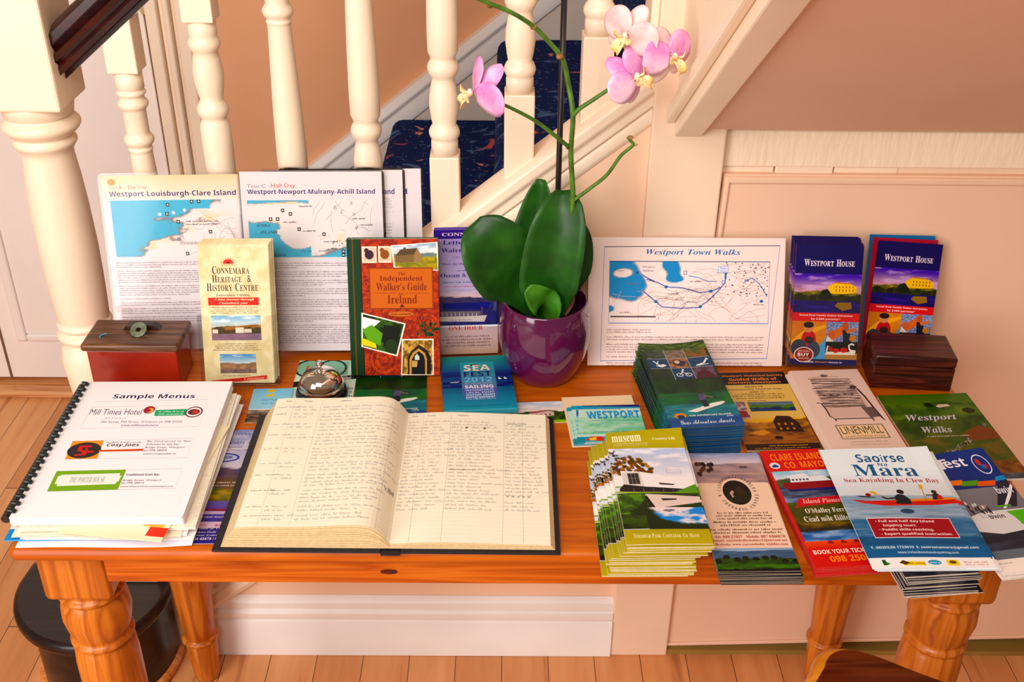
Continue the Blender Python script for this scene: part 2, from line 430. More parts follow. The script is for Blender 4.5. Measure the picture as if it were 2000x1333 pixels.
BL = [('A', 272, 272, False, 'slim cream baluster nearest the thick newel post'),
      ('B', 432, 330, True, 'cream baluster fixed upside down, its bulge near the top, behind the map sheets'),
      ('C', 573, 330, False, 'cream tapered baluster with a ring at its top, behind the middle of the map sheets'),
      ('D', 720, 330, False, 'cream tapered baluster behind the right-hand edge of the map sheets'),
      ('E', 869, 300, False, 'cream baluster beside the leftmost pink orchid flower, clear of the map sheets'),
      ('F', 1015, 172, False, 'cream baluster just behind the black orchid stake'),
      ('G', 1169, 65, False, 'cream baluster behind the topmost orchid flowers, nearest the flat post')]
zz = {'E': 1.034, 'F': 1.132, 'G': 1.218}
zz['D'] = 1.034-.097; zz['C'] = 1.034-.194; zz['A'] = 1.052-.406
for key, px, py, flip, lab in BL:
    P = ony(px, py, yc); x = P.x
    zb = zt(x)-.020; zr = zrail(x)-.0105
    def tblock(zlo):
        s_ = .0225; q = .0225*.82
        return G().add([(-s_, -s_, zlo), (s_, -s_, zlo), (s_, s_, zlo), (-s_, s_, zlo), (-s_, -s_, zr-zb-q), (s_, -s_, zr-zb+q), (s_, s_, zr-zb+q), (-s_, s_, zr-zb-q)], [(3, 2, 1, 0), (4, 5, 6, 7), (0, 1, 5, 4), (1, 2, 6, 5), (2, 3, 7, 6), (3, 0, 4, 7)]).build('top_block', CREAMG, e, bevel=.002)
    e = empty('baluster', (x, yc, zb)); tag(e, lab, 'baluster', 'turned balusters along the stairs')
    if key == 'B':
        ztop0 = ony(396, 45, yc-.02).z
        pr = [(r, ztop0-zb-q) for r, q in bal_parts(0, 0, 0)][::-1]
        tblock(ztop0-zb)
        G().box(-.0225, .0225, -.0225, .0225, 0, pr[0][1]).build('bottom_block', CREAMG, e, bevel=.002)
    else:
        z0 = zz[key]-zb
        pr = [(r, z0+q) for r, q in bal_parts(0, 0, 0)]
        if key == 'A': z0 = max(z0, .03); pr = [(r, max(q, z0)) for r, q in pr]
        G().box(-.0225, .0225, -.0225, .0225, 0, z0).build('bottom_block', CREAMG, e, bevel=.002)
        tblock(pr[-1][1])
    G().lathe(pr, 28).build('turned_shaft', CREAMG, e, smooth='all')

# ------------------------------------------------------------------ bottom step with a rounded end
DSTEP = wood('dark_stained_step', (18, 10, 12), (30, 16, 18), (44, 26, 26), 'x', .6, .36, .25)
bs = empty('bottom_step', (-.74, 1.52, 0)); tag(bs, 'dark varnished rounded bottom stair step under the table end', 'step')
def dshape(r, xr, back=.10):
    pts = [(r*math.cos(a)*1.0, r*math.sin(a)) for a in [math.pi+i*math.pi/22 for i in range(0, 23)]]
    pts = [(x if x < 0 else x*xr/r, y) for x, y in pts]
    return pts+[(xr, back-.08), (xr-.07, back-.08), (xr-.07, back), (-r*.86, back), (-r*.97, back*.5)]
tp = [(x, y) for x, y in dshape(.165, .125)]
G().prism(tp, .172, .200, 'z').build('tread', DSTEP, bs, bevel=.010, seg=3, smooth=True)
G().prism([(x*.86, y*.86) for x, y in tp], .018, .172, 'z').build('riser', DSTEP, bs, smooth=True)
G().prism([(x*.93, y*.93) for x, y in tp], 0, .022, 'z').build('base_moulding', wood('orange_beading', (190, 100, 40), (220, 135, 60), (238, 165, 90), 'x'), bs, bevel=.008, smooth=True)
# ================================================================== the pine table
ZT = .734
PT = wood('orange_pine_top', (168, 70, 0), (192, 90, 2), (204, 104, 8), 'x', .8, .36, .08)
PX = wood('orange_pine_apron', (160, 64, 4), (194, 90, 10), (210, 110, 24), 'x', 1.0, .36, .1)
PZ = wood('orange_pine_leg', (150, 70, 12), (196, 104, 24), (214, 128, 42), 'z', .8, .34, .15)
KNOT = plain('dark_knot', (60, 14, 4), .35, .3, 60)
tb = empty('console_table', (.04, 1.25, 0)); tag(tb, 'long orange pine console table covered in leaflets, with fat turned legs', 'table')
def loc(o, x=0, y=0, z=0): o.location = (x-.04, y-1.25, z)
o = G().box(-.605, .690, .1007*10, 1.515, ZT-.021, ZT).build('table_top', PT, tb, bevel=.010, seg=4, smooth=True); loc(o)
ap = G().box(-.50, .60, 1.030, 1.050, ZT-.072, ZT-.021).build('front_apron', PX, tb, bevel=.002); loc(ap)
for kx, kz, rx, rz in ((-.142, ZT-.052, .011, .0042), (.157, ZT-.050, .006, .0025)):
    kg = G().add([(kx+rx*math.cos(a*math.pi/8), 1.0296, kz+rz*math.sin(a*math.pi/8)) for a in range(16)]+[(kx+rx*math.cos(a*math.pi/8), 1.031, kz+rz*math.sin(a*math.pi/8)) for a in range(16)],
           [tuple(range(16))]+[(i, (i+1) % 16, (i+1) % 16+16, i+16) for i in range(16)])
    kg.build('knot', KNOT, ap)

o = G().box(-.50, .60, 1.488, 1.506, ZT-.075, ZT-.021).build('back_apron', PX, tb, bevel=.002); loc(o)
for x in (-.572, .638):
    o = G().box(x-.009, x+.009, 1.08, 1.46, ZT-.075, ZT-.021).build('side_apron', wood('orange_pine_side', (160, 58, 4), (222, 104, 16), (240, 134, 36), 'y', 1, .32, .3), tb, bevel=.002); loc(o)
def leg_prof():
    zb = .615
    p = [(.020, 0), (.024, .012), (.0265, .05), (.029, .10)]+bead(.027, .034, .103, .116)+[(.0285, .118), (.033, .20), (.039, .32), (.0425, .42), (.0425, .48), (.040, .513)]
    p += bead(.037, .0425, .516, .530)+[(.0375, .532), (.042, .545), (.0455, .565), (.044, .585), (.038, .597)]+bead(.037, .0435, .599, .612)+[(.037, .614), (.037, .620)]
    return p
for (x, y) in ((-.548, 1.082), (.602, 1.082), (-.566, 1.475), (.612, 1.475)):
    e = empty('leg', (0, 0, 0), parent=tb); loc(e, x, y, 0)
    G().lathe(leg_prof(), 40).build('turned_leg', PZ, e, smooth='all')
    G().box(-.044, .044, -.044, .044, .618, ZT-.021).build('leg_block', PZ, e, bevel=.009, seg=3, smooth=True)

# ------------------------------------------------------------------ wooden chair, only the end of its arm in view
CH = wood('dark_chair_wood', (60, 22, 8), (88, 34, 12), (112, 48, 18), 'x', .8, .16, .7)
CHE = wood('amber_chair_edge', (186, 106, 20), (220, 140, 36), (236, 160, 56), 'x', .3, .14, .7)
ARMZ = .64
pA = onz(1640, 1254, ARMZ); pB = onz(1592, 1333, ARMZ); pC = onz(1850, 1333, ARMZ)
ch = empty('wooden_chair', (pA.x+.16, pA.y-.22, 0)); tag(ch, 'varnished dark wooden chair arm end with an amber edge, in front of the table leg', 'chair')
dv = Vector((pC.x-pA.x, pC.y-pA.y, 0)).normalized(); nv = Vector((dv.y, -dv.x, 0))
if nv.x > 0: nv = -nv
wd = .085
A0 = Vector((pA.x, pA.y, 0)); e1 = Vector((pB.x-pA.x, pB.y-pA.y, 0))
q0, q1, q2 = A0+dv*.075+nv*.001, A0-dv*.016-e1.normalized()*.008, A0+e1*.62
outl = [A0+dv*.46]+[q0*(1-t_)**2+q1*2*t_*(1-t_)+q2*t_*t_ for t_ in [i/10 for i in range(11)]]+[A0+e1*1.05+nv*.002, A0+e1*1.3+dv*.02, A0+e1*1.45+dv*.06, A0+nv*.085+dv*.16, A0+nv*.075+dv*.46]
pl = [(v.x-ch.location.x, v.y-ch.location.y) for v in outl]
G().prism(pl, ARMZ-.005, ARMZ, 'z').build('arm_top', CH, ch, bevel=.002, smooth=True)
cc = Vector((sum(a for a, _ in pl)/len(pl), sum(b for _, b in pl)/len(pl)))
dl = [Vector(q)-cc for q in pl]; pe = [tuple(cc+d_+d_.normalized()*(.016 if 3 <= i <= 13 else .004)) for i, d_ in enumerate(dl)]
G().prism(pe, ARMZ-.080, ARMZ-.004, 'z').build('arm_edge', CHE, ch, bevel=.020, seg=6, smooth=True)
post = A0+dv*.10+nv*.04-Vector((ch.location.x, ch.location.y, 0))
G().lathe([(.016, .44), (.020, .50), (.014, .56), (.018, ARMZ-.035)], 20, (post.x, post.y)).build('arm_post', CH, ch, smooth='all')
sx, sy = .10, -.18
G().box(sx-.21, sx+.21, sy-.2, sy+.2, .42, .45).build('seat', CH, ch, bevel=.012, seg=3, smooth=True)
for a, b2 in ((-.17, -.16), (.17, -.16), (-.17, .16), (.17, .16)):
    G().lathe([(.014, 0), (.02, .15), (.016, .3), (.018, .425)], 16, (sx+a, sy+b2)).build('leg', CH, ch, smooth='all')

# ------------------------------------------------------------------ red box with dark wooden lid
RED = plain('red_lacquer', (146, 30, 10), .25, .12, 14, .05, (20, 200, 200), coat=.4)
LIDW = wood('walnut_lid', (50, 26, 12), (92, 54, 28), (128, 80, 46), 'x', 2.2, .35, .2)
rb = empty('lidded_box', (-.548, 1.402, ZT+.0003)); tag(rb, 'red lacquered box with a dark wooden lid and a small metal disc on top', 'box')
G().box(-.066, .066, -.034, .034, 0, .066).build('box_body', RED, rb, bevel=.002)
G().box(-.072, .072, -.039, .039, .066, .078).build('lid', LIDW, rb, bevel=.004, seg=3, smooth=True)
g = G(); g.prism([(-.022, .078), (.034, .078), (.022, .086), (-.016, .086)], .006, .022)
g.build('lid_handle', wood('dark_handle', (22, 10, 6), (48, 24, 12), (80, 46, 24), 'x', 2, .35, .2), rb, bevel=.001)
DISC = plain('green_grey_disc', (128, 138, 116), .3, .2, 90, .3, (300, 300, 300), metal=.5)
g = G()
n = 32
ring = []
for zz_, rr in ((0, .0125), (.003, .0125)):
    ring += [(rr*math.cos(2*math.pi*k/n), rr*math.sin(2*math.pi*k/n), zz_) for k in range(n)]
for zz_ in (0, .003):
    for k in range(n):
        a = 2*math.pi*k/n; q = .0036/max(abs(math.cos(a)), abs(math.sin(a))); ring.append((q*math.cos(a), q*math.sin(a), zz_))
fs = [(i, (i+1) % n, n+(i+1) % n, n+i) for i in range(n)]+[(2*n+i, 3*n+i, 3*n+(i+1) % n, 2*n+(i+1) % n) for i in range(n)]
fs += [(n+i, n+(i+1) % n, 3*n+(i+1) % n, 3*n+i) for i in range(n)]+[(i, 2*n+i, 2*n+(i+1) % n, (i+1) % n) for i in range(n)]
g.add(ring, fs)
dc = g.build('disc', DISC, rb, bevel=.0006); dc.location = (.006, -.004, .0835); dc.rotation_euler = (math.radians(32), 0, math.radians(-12))
mk = G().tube([(-.048, -.018, .0787), (-.050, -.014, .0787), (-.047, -.009, .0787), (-.042, -.006, .0787)], .0009, 6).build('blue_mark', plain('turquoise_paint', (70, 170, 200), .4), rb)

# dark wooden box
DBOX = wood('dark_red_wood', (30, 8, 6), (66, 20, 14), (98, 36, 24), 'x', 1.4, .35, .2)
db = empty('wooden_box', (.622, 1.414, ZT+.0003), math.radians(-5)); tag(db, 'small dark reddish wooden box with a plain lid, in front of the tilted leaflets', 'box')
G().box(-.060, .060, -.036, .036, 0, .040).build('box_body', DBOX, db, bevel=.002)
G().box(-.0605, .0605, -.0365, .0365, .0405, .058).build('lid', DBOX, db, bevel=.003, smooth=True)

# ------------------------------------------------------------------ reception bell
CHROME = plain('chrome', (232, 226, 222), .07, .01, 5, metal=1.0)
BLK = plain('black_gloss', (16, 14, 22), .25, .1, 20)
pc = onz(627, 782, ZT+.0)
bl = empty('reception_bell', (pc.x, pc.y+.012, ZT+.0022)); tag(bl, 'shiny chrome dome reception bell on a black base behind the open visitors book', 'bell')
G().lathe([(.036, 0), (.0385, .002), (.0385, .006), (.036, .012), (.031, .015)], 48).build('bell_base', BLK, bl, smooth=True)
pr = [(.0325, .0155), (.034, .0165), (.0342, .019), (.0315, .0195)]+[(.0315*math.cos(a), .020+.026*math.sin(a)) for a in [i*math.pi/2/12 for i in range(0, 12)]]+[(.0035, .0462)]
G().lathe(pr, 56).build('bell_dome', CHROME, bl, smooth=True, angle=50)
G().lathe([(.0028, .046), (.0028, .050), (.0048, .051), (.0052, .0545), (.0040, .058), (.0035, .0585)], 24).build('bell_button', CHROME, bl, smooth='all')

# ------------------------------------------------------------------ purple pot with an orchid
POTX, POTY = .0625, 1.418
POTM = plain('plum_glaze', (84, 8, 62), .14, .10, 5, coat=.7)
pot = empty('flower_pot', (POTX, POTY, ZT+.0003)); tag(pot, 'round plum purple glazed flower pot standing in the middle of the table', 'pot')
out = [(.030, 0), (.042, .001), (.048, .006), (.056, .020), (.0635, .038), (.0680, .056), (.0695, .070), (.0685, .088), (.0655, .106), (.0625, .1195), (.0617, .122)]
inn = [(.0600, .122), (.0598, .119), (.062, .104), (.0645, .088), (.0645, .082)]
PS = 1.075
out = [(r, z*PS) for r, z in out]; inn = [(r, z*PS) for r, z in inn]
G().lathe(out+inn, 64, caps=False).build('pot_wall', POTM, pot, smooth='all')
G().lathe([(.029, .0005), (.0302, .0012)], 48).build('pot_foot', POTM, pot)
SOIL = plain('bark_compost', (34, 18, 16), .9, .4, 120, 1.0, (200, 200, 200))
G().lathe([(.001, .084), (.0635, .084), (.0632, .090), (.04, .0925), (.001, .093)], 40).build('compost', SOIL, pot, smooth=True)

GREEN = None
def leaf_mat(name, c1, c2, c3):
    m, nt, b = new_mat(name)
    v = coords(nt, (1, 1, 1)); ns = N(nt, 'ShaderNodeTexNoise'); ns.inputs['Scale'].default_value = 25; nt.links.new(v, ns.inputs['Vector'])
    nt.links.new(ramp(nt, ns.outputs[0], [(.3, c1), (.55, c2), (.8, c3)]), b.inputs['Base Color'])
    b.inputs['Roughness'].default_value = .42
    b.inputs['Specular IOR Level'].default_value = .35
    MATS[name] = m
    return m
LEAF = leaf_mat('orchid_leaf', (16, 58, 10), (26, 80, 12), (40, 98, 20))
LEAFB = leaf_mat('orchid_leaf_light', (42, 100, 14), (60, 126, 20), (84, 146, 32))
STEM = plain('orchid_stem', (66, 106, 20), .4, .25, 60)
STEMB = plain('node_brown', (150, 104, 44), .5, .2, 80)
def solid(o, t, off=0):
    md = o.modifiers.new('thick', 'SOLIDIFY'); md.thickness = t; md.offset = off; return o
def blade(name, mat, spine, width, parent, face, shape=None, cup=.15, nu=8, nv_=18, thick=.0016, org=(0, 0, 0), fold=.0):
    """a leaf or petal: spine points, half-width, the direction its face looks to"""
    sp = spline(spine, 6); m = len(sp); vs = []; fs = []
    o = Vector(org); face = Vector(face)
    for i in range(nv_+1):
        q = i/nv_*(m-1); a = int(min(q, m-2)); p = sp[a].lerp(sp[a+1], q-a)
        tg = (sp[min(a+1, m-1)]-sp[max(a-1, 0)]).normalized()
        sdv = tg.cross(face).normalized(); nrm = sdv.cross(tg).normalized()
        t_ = i/nv_
        w_ = width*(shape(t_) if shape else math.sin(math.pi*min(1, (t_*.93+.07)))**.6)
        for k in range(nu+1):
            u = k/nu*2-1
            vs.append(p+sdv*(u*w_)+nrm*(cup*w_*u*u+fold*w_*abs(u))-o)
    for i in range(nv_):
        for k in range(nu):
            a = i*(nu+1)+k; fs.append((a, a+1, a+nu+2, a+nu+1))
    ob = G().add(vs, fs).build(name, mat, parent, smooth='all')
    solid(ob, thick)
    return ob
orc = empty('orchid', (POTX, POTY, ZT+.093)); tag(orc, 'moth orchid with broad dark green leaves and four pink flowers in the purple pot', 'plant')
OO = orc.location
def P3(px, py, y): return ony(px, py, y)
lw = lambda t: (math.sin(math.pi*min(1, t*.86+.14)))**.55*(.6+.4*min(1, t*3)) if t < 1 else 0.02
base = Vector((POTX, POTY, ZT+.1010))
# big leaf to the left, facing the viewer
blade('leaf', LEAF, [base+Vector((-.012, -.005, -.004)), P3(1012, 556, 1.405), P3(976, 506, 1.38), P3(946, 465, 1.375), P3(922, 438, 1.385)], .054, orc, (0.25, -1, .35), lambda t: max(.02, math.sin(math.pi*min(1, t*.80+.16))**.62)*min(1, .13+t*2.4), .10, org=OO, fold=.10)
# tall middle leaf
blade('leaf', LEAF, [base+Vector((.012, -.008, -.004)), P3(1072, 560, 1.40), P3(1085, 480, 1.392), P3(1097, 420, 1.40), P3(1100, 372, 1.42)], .043, orc, (-.12, -1, .2), lambda t: max(.02, math.sin(math.pi*min(1, t*.80+.18))**.55)*min(1, .35+t*2.6), .25, org=OO, fold=.18)
# dark leaf behind
blade('leaf', LEAF, [base+Vector((-.006, .016, -.002)), P3(1042, 500, 1.466), P3(1052, 420, 1.482), P3(1058, 350, 1.488)], .033, orc, (-.3, -1, .1), lambda t: max(.02, math.sin(math.pi*min(1, t*.76+.22))**.6), .3, org=OO, fold=.2)
# narrow leaf to the right
blade('leaf', LEAF, [base+Vector((.022, .008, -.002)), P3(1112, 540, 1.45), P3(1124, 475, 1.455), P3(1127, 425, 1.465)], .030, orc, (.4, -1, .1), lambda t: max(.02, math.sin(math.pi*min(1, t*.80+.2))**.6)*min(1, .2+t*2), .3, org=OO)
# small young leaf in front
blade('leaf', LEAFB, [base+Vector((.004, -.012, -.002)), P3(1068, 598, 1.392), P3(1052, 582, 1.378), P3(1030, 563, 1.368)], .0235, orc, (-.45, -1, .9), lambda t: max(.02, math.sin(math.pi*min(1, t*.80+.16))**.55), .25, org=OO)
# dry bract and a pale plant label scrap in the pot
blade('dry_bract', plain('dry_bract', (190, 140, 110), .7, .1, 30), [base+Vector((.028, .004, 0)), P3(1112, 585, 1.425), P3(1107, 560, 1.425)], .008, orc, (.6, -1, .2), None, .4, org=OO, thick=.0008)
def stemtube(name, pts, r0, r1, mat=STEM, parent=orc):
    sp = spline(pts, 6); n = len(sp)
    return G().tube([p-OO for p in sp], [r0+(r1-r0)*i/(n-1) for i in range(n)], 10).build(name, mat, parent, smooth='all')
YS = 1.418
main = [base+Vector((.018, -.004, -.003)), P3(1096, 560, YS-.014), P3(1110, 470, YS-.018), P3(1119, 392, YS-.02), P3(1115, 300, YS-.018), P3(1119, 226, YS-.02), P3(1110, 165, YS-.012), P3(1098, 115, YS-.012), P3(1063, 72, YS-.016), P3(1040, 50, YS-.02), P3(1000, 25, YS-.03), P3(940, 0, YS-.04), P3(900, -18, YS-.05)]
st = stemtube('flower_stem', main, .0042, .0026)
for px, py in ((1112, 287), (1119, 390), (1042, 52), (1093, 110), (957, 10), (1108, 508)):
    q = P3(px, py, YS-.018)-OO
    G().tube([q+Vector((0, 0, -.003)), q, q+Vector((0, 0, .003))], [.0038, .0049, .0038], 10).build('stem_node', STEMB, st, smooth='all')
stemtube('flower_branch', [P3(1112, 288, YS-.02), P3(1080, 262, YS-.024), P3(1045, 236, YS-.03), P3(1000, 212, YS-.04), P3(958, 194, YS-.05)], .0030, .0022)
stemtube('flower_branch', [P3(1120, 226, YS-.02), P3(1130, 214, YS-.022), P3(1160, 194, YS-.026), P3(1195, 170, YS-.03), P3(1215, 152, YS-.03)], .0032, .0022)
stemtube('flower_branch', [P3(1120, 392, YS-.02), P3(1150, 370, YS-.024), P3(1185, 342, YS-.03), P3(1212, 305, YS-.036), P3(1236, 284, YS-.04), P3(1231, 275, YS-.04), P3(1226, 268, YS-.04)], .0028, .0020)
stemtube('flower_branch', [P3(1215, 152, YS-.03), P3(1226, 132, YS-.028), P3(1243, 120, YS-.03), P3(1262, 112, YS-.03), P3(1300, 100, YS-.03), P3(1312, 108, YS-.035)], .0028, .0022)
stemtube('flower_branch', [P3(1243, 120, YS-.03), P3(1232, 100, YS-.028), P3(1222, 80, YS-.03)], .0024, .002)
blade('dry_bract', STEMB, [P3(1236, 284, YS-.04), P3(1246, 282, YS-.042)], .002, orc, (0, -1, .3), org=OO, thick=.0005, nv_=4, nu=2)
blade('dry_bract', STEMB, [P3(1226, 268, YS-.04), P3(1238, 270, YS-.046)], .003, orc, (0, -1, .3), org=OO, thick=.0005, nv_=4, nu=2)
def petal_mat(name, c0, c1, c2):
    m, nt, b = new_mat(name)
    v = coords(nt); ns = N(nt, 'ShaderNodeTexNoise'); ns.inputs['Scale'].default_value = 30; ns.inputs['Detail'].default_value = 3
    nt.links.new(v, ns.inputs['Vector'])
    nt.links.new(ramp(nt, ns.outputs[0], [(.32, c0), (.5, c1), (.7, c2)]), b.inputs['Base Color'])
    b.inputs['Roughness'].default_value = .5
    b.inputs['Subsurface Weight'].default_value = .25; b.inputs['Subsurface Radius'].default_value = (.004, .002, .002)
    MATS[name] = m
    return m
PINK = petal_mat('pink_petal', (214, 120, 196), (236, 164, 216), (250, 212, 234))
PALE = petal_mat('pale_pink_petal', (240, 176, 176), (248, 204, 204), (252, 228, 224))
LIP = petal_mat('yellow_lip', (226, 160, 40), (246, 206, 120), (250, 232, 190))
LIPR = plain('lip_speckle', (170, 60, 24), .5, .3, 200)
def flower(cx, cy, y, face, rollang, s, mat, mat2, lab, sweep=.006):
    c = P3(cx, cy, y)-OO
    e = empty('orchid_flower', c, parent=orc); e['label'] = lab
    f = Vector(face).normalized()
    e.rotation_euler = f.to_track_quat('-Y', 'Z').to_euler()
    def dirv(a): a = a+rollang; return Vector((math.sin(a), 0, math.cos(a)))
    R = math.radians
    def pet(nm, ang, ln, wd_, m_, bend, sh):
        d = dirv(R(ang)); bend = bend-sweep
        blade(nm, m_, [d*.002*s, d*ln*.4*s+Vector((0, -bend*.4*s, 0)), d*ln*.75*s+Vector((0, -bend*.7*s, 0)), d*ln*s+Vector((0, -bend*s, 0))], wd_*s, e, (0, -1, 0), sh, -.12, nu=6, nv_=12, thick=.0007)
    rnd = lambda t: max(.03, (math.sin(math.pi*min(1, t*.86+.10)))**.6)
    pet('sepal', 0, .031, .0105, mat2, -.004, rnd)
    pet('petal', 74, .033, .0185, mat, .005, rnd); pet('petal', -74, .033, .0185, mat, .005, rnd)
    pet('sepal', 142, .031, .0105, mat2, -.003, rnd); pet('sepal', -142, .031, .0105, mat2, -.003, rnd)
    d = dirv(math.pi)
    sd_ = dirv(math.pi/2)
    lp = blade('lip', LIP, [Vector((0, -.003*s, 0)), d*.006*s+Vector((0, -.012*s, 0)), d*.014*s+Vector((0, -.013*s, 0)), d*.018*s+Vector((0, -.008*s, 0))], .006*s, e, (0, -1, .3), None, .4, nu=6, nv_=8, thick=.0008)
    for q in (-1, 1):
        blade('side_lobe', LIP, [Vector((0, -.004*s, 0)), sd_*q*.006*s+Vector((0, -.010*s, .001*s)), sd_*q*.009*s-d*.006*s+Vector((0, -.013*s, 0))], .0048*s, lp, (q*.6, -1, 0), None, .4, nu=4, nv_=6, thick=.0006)
    G().lathe([(.0008, -.005), (.0028, -.004), (.0034, 0), (.0025, .004), (.0006, .005)], 12).build('column', plain('orchid_column', (246, 226, 206), .4), e, smooth='all', loc=(Vector((0, -.006*s, 0))-d*.002*s))
    sp_ = G()
    rr = random.Random(int(cx))
    for _ in range(7):
        q = d*rr.uniform(.003, .010)*s+sd_*rr.uniform(-.003, .003)*s+Vector((0, -.0128*s, 0))
        sp_.lathe([(.0002, -.0006), (.0007, 0), (.0002, .0006)], 6, (0, 0)); n0 = len(sp_.v)
        for i in range(n0-18, n0): a = sp_.v[i]; sp_.v[i] = (a[0]+q.x, a[1]+q.y, a[2]+q.z)
    sp_.build('speckles', LIPR, lp)
    return e
R_ = math.radians
flower(928, 180, 1.352, (-.86, -.46, -.10), R_(35), 1.30, PINK, PINK, 'pink flower facing sideways, seen from its edge', .020)
flower(1224, 70, 1.372, (-.52, -.84, -.05), R_(24), 1.22, PALE, PALE, 'palest flower, at the top', .012)
flower(1312, 112, 1.366, (.50, -.82, .05), R_(-14), 1.20, PINK, PALE, 'pink flower nearest the flat post', .012)
flower(1240, 150, 1.358, (.52, -.80, .15), R_(-52), 1.20, PINK, PINK, 'pink flower hanging lowest of the cluster', .013)
# black support stake in the pot
s0_ = P3(1090, 372, 1.440); s1_ = P3(1103, -30, 1.440)
dd = (s1_-s0_); bot = s0_-dd*((s0_.z-(ZT+.0940))/dd.z)
stk = G().tube([Vector((0, 0, 0)), (s1_-bot)*.5, s1_-bot], .0042, 12).build('plant_stake', plain('black_stake', (20, 12, 14), .4), None, smooth='all', loc=bot)
tag(stk, 'thin black upright stake behind the orchid stem in the purple pot', 'stake')
# ================================================================== printing: flat coloured ink shapes on paper
def print_mat(name, rough, coat):
    m, nt, b = new_mat(name)
    a = N(nt, 'ShaderNodeAttribute', attribute_name='ink')
    v = coords(nt); n = N(nt, 'ShaderNodeTexNoise'); n.inputs['Scale'].default_value = 900; n.inputs['Detail'].default_value = 2
    nt.links.new(v, n.inputs['Vector'])
    r = N(nt, 'ShaderNodeMapRange'); r.inputs[3].default_value = .93; r.inputs[4].default_value = 1.04
    nt.links.new(n.outputs[0], r.inputs[0])
    mm = N(nt, 'ShaderNodeVectorMath', operation='SCALE')
    nt.links.new(a.outputs['Color'], mm.inputs[0]); nt.links.new(r.outputs[0], mm.inputs['Scale'])
    hs = N(nt, 'ShaderNodeHueSaturation'); hs.inputs['Saturation'].default_value = 1.14; hs.inputs['Value'].default_value = 1.0
    nt.links.new(mm.outputs[0], hs.inputs['Color']); nt.links.new(hs.outputs[0], b.inputs['Base Color'])
    b.inputs['Roughness'].default_value = rough; b.inputs['Coat Weight'].default_value = coat; b.inputs['Specular IOR Level'].default_value = .2
    return m
INK = print_mat('printed_ink', .5, 0); GLOSS = print_mat('printed_gloss_ink', .42, .0)
def paper(c, rough=.6): return plain('paper_%d_%d_%d' % c, c, rough, .04, 200)

_A = {'sb': (0x1D5D4, 0x1D5EE, 0x1D7EC), 'si': (0x1D608, 0x1D622, None), 'sbi': (0x1D63C, 0x1D656, 0x1D7EC), 'rb': (0x1D400, 0x1D41A, 0x1D7CE), 'ri': (0x1D434, 0x1D44E, None),
      'rbi': (0x1D468, 0x1D482, 0x1D7CE), 'scr': (0x1D4D0, 0x1D4EA, None), 'fr': (0x1D504, 0x1D51E, None)}
def styled(s, st):
    if st not in _A: return s
    U, l, d = _A[st]; o = ''
    for ch_ in s:
        if 'A' <= ch_ <= 'Z': o += chr(U+ord(ch_)-65)
        elif 'a' <= ch_ <= 'z': o += '\u210e' if (st == 'ri' and ch_ == 'h') else chr(l+ord(ch_)-97)
        elif ch_.isdigit() and d: o += chr(d+ord(ch_)-48)
        else: o += ch_
    return o
_tc = {}
def glyphs(s, st):
    k = (s, st)
    if k not in _tc:
        if '-' in s and len(s) > 1:
            vs = []; fs = []; x = 0; n = 0
            for i, part in enumerate(s.split('-')):
                if i:
                    vs.append(np.array([(x+.06, .22), (x+.34, .22), (x+.34, .30), (x+.06, .30)])); fs.append((n, n+1, n+2, n+3)); n += 4; x += .40
                if part.strip():
                    v_, f_ = glyphs(part, st); mn = v_[:, 0].min(); lead = .28*(len(part)-len(part.lstrip()))
                    vs.append(np.stack([v_[:, 0]-mn+x+lead, v_[:, 1]], -1)); fs += [tuple(j+n for j in f) for f in f_]; n += len(v_); x += v_[:, 0].max()-mn+.03+lead+.28*(len(part)-len(part.rstrip()))
            _tc[k] = (np.concatenate(vs), fs)
        elif st == 'sc':
            vs = []; fs = []; x = 0
            for ch_ in s:
                if ch_ == ' ': x += .38; continue
                v_, f_ = glyphs(ch_.upper(), 'rb'); q = .76 if ch_.islower() else 1.0
                if len(v_) == 0: continue
                mn = v_[:, 0].min(); wd_ = (v_[:, 0].max()-mn)*q
                o = sum(len(a) for a in vs)
                vs.append(np.stack([(v_[:, 0]-mn)*q+x, v_[:, 1]*q], -1)); fs += [tuple(i+o for i in f) for f in f_]; x += wd_+.07
            _tc[k] = (np.concatenate(vs), fs)
        else:
            c = bpy.data.curves.new('t', 'FONT'); c.body = styled(s, st); c.resolution_u = 2
            o = bpy.data.objects.new('t', c); me = o.to_mesh()
            v_ = np.array([q.co[:2] for q in me.vertices]).reshape(-1, 2); f_ = [tuple(p.vertices) for p in me.polygons]
            o.to_mesh_clear(); bpy.data.objects.remove(o); bpy.data.curves.remove(c)
            _tc[k] = (v_, f_)
    return _tc[k]
_tb = np.random.RandomState(7).rand(256, 256)
def vnoise(x, y):
    xi = np.floor(x).astype(int); yi = np.floor(y).astype(int); fx = x-xi; fy = y-yi
    fx = fx*fx*(3-2*fx); fy = fy*fy*(3-2*fy)
    g_ = lambda a, b: _tb[a % 256, b % 256]
    return (g_(xi, yi)*(1-fx)+g_(xi+1, yi)*fx)*(1-fy)+(g_(xi, yi+1)*(1-fx)+g_(xi+1, yi+1)*fx)*fy
def fbm(x, y, o=4):
    a = .5; r = 0*x; t_ = 0
    for i in range(o): r = r+a*vnoise(x*2**i+17*i, y*2**i+31*i); t_ += a; a *= .55
    return r/t_
def mixc(a, b, t_): return a*(1-t_[..., None])+b*t_[..., None]
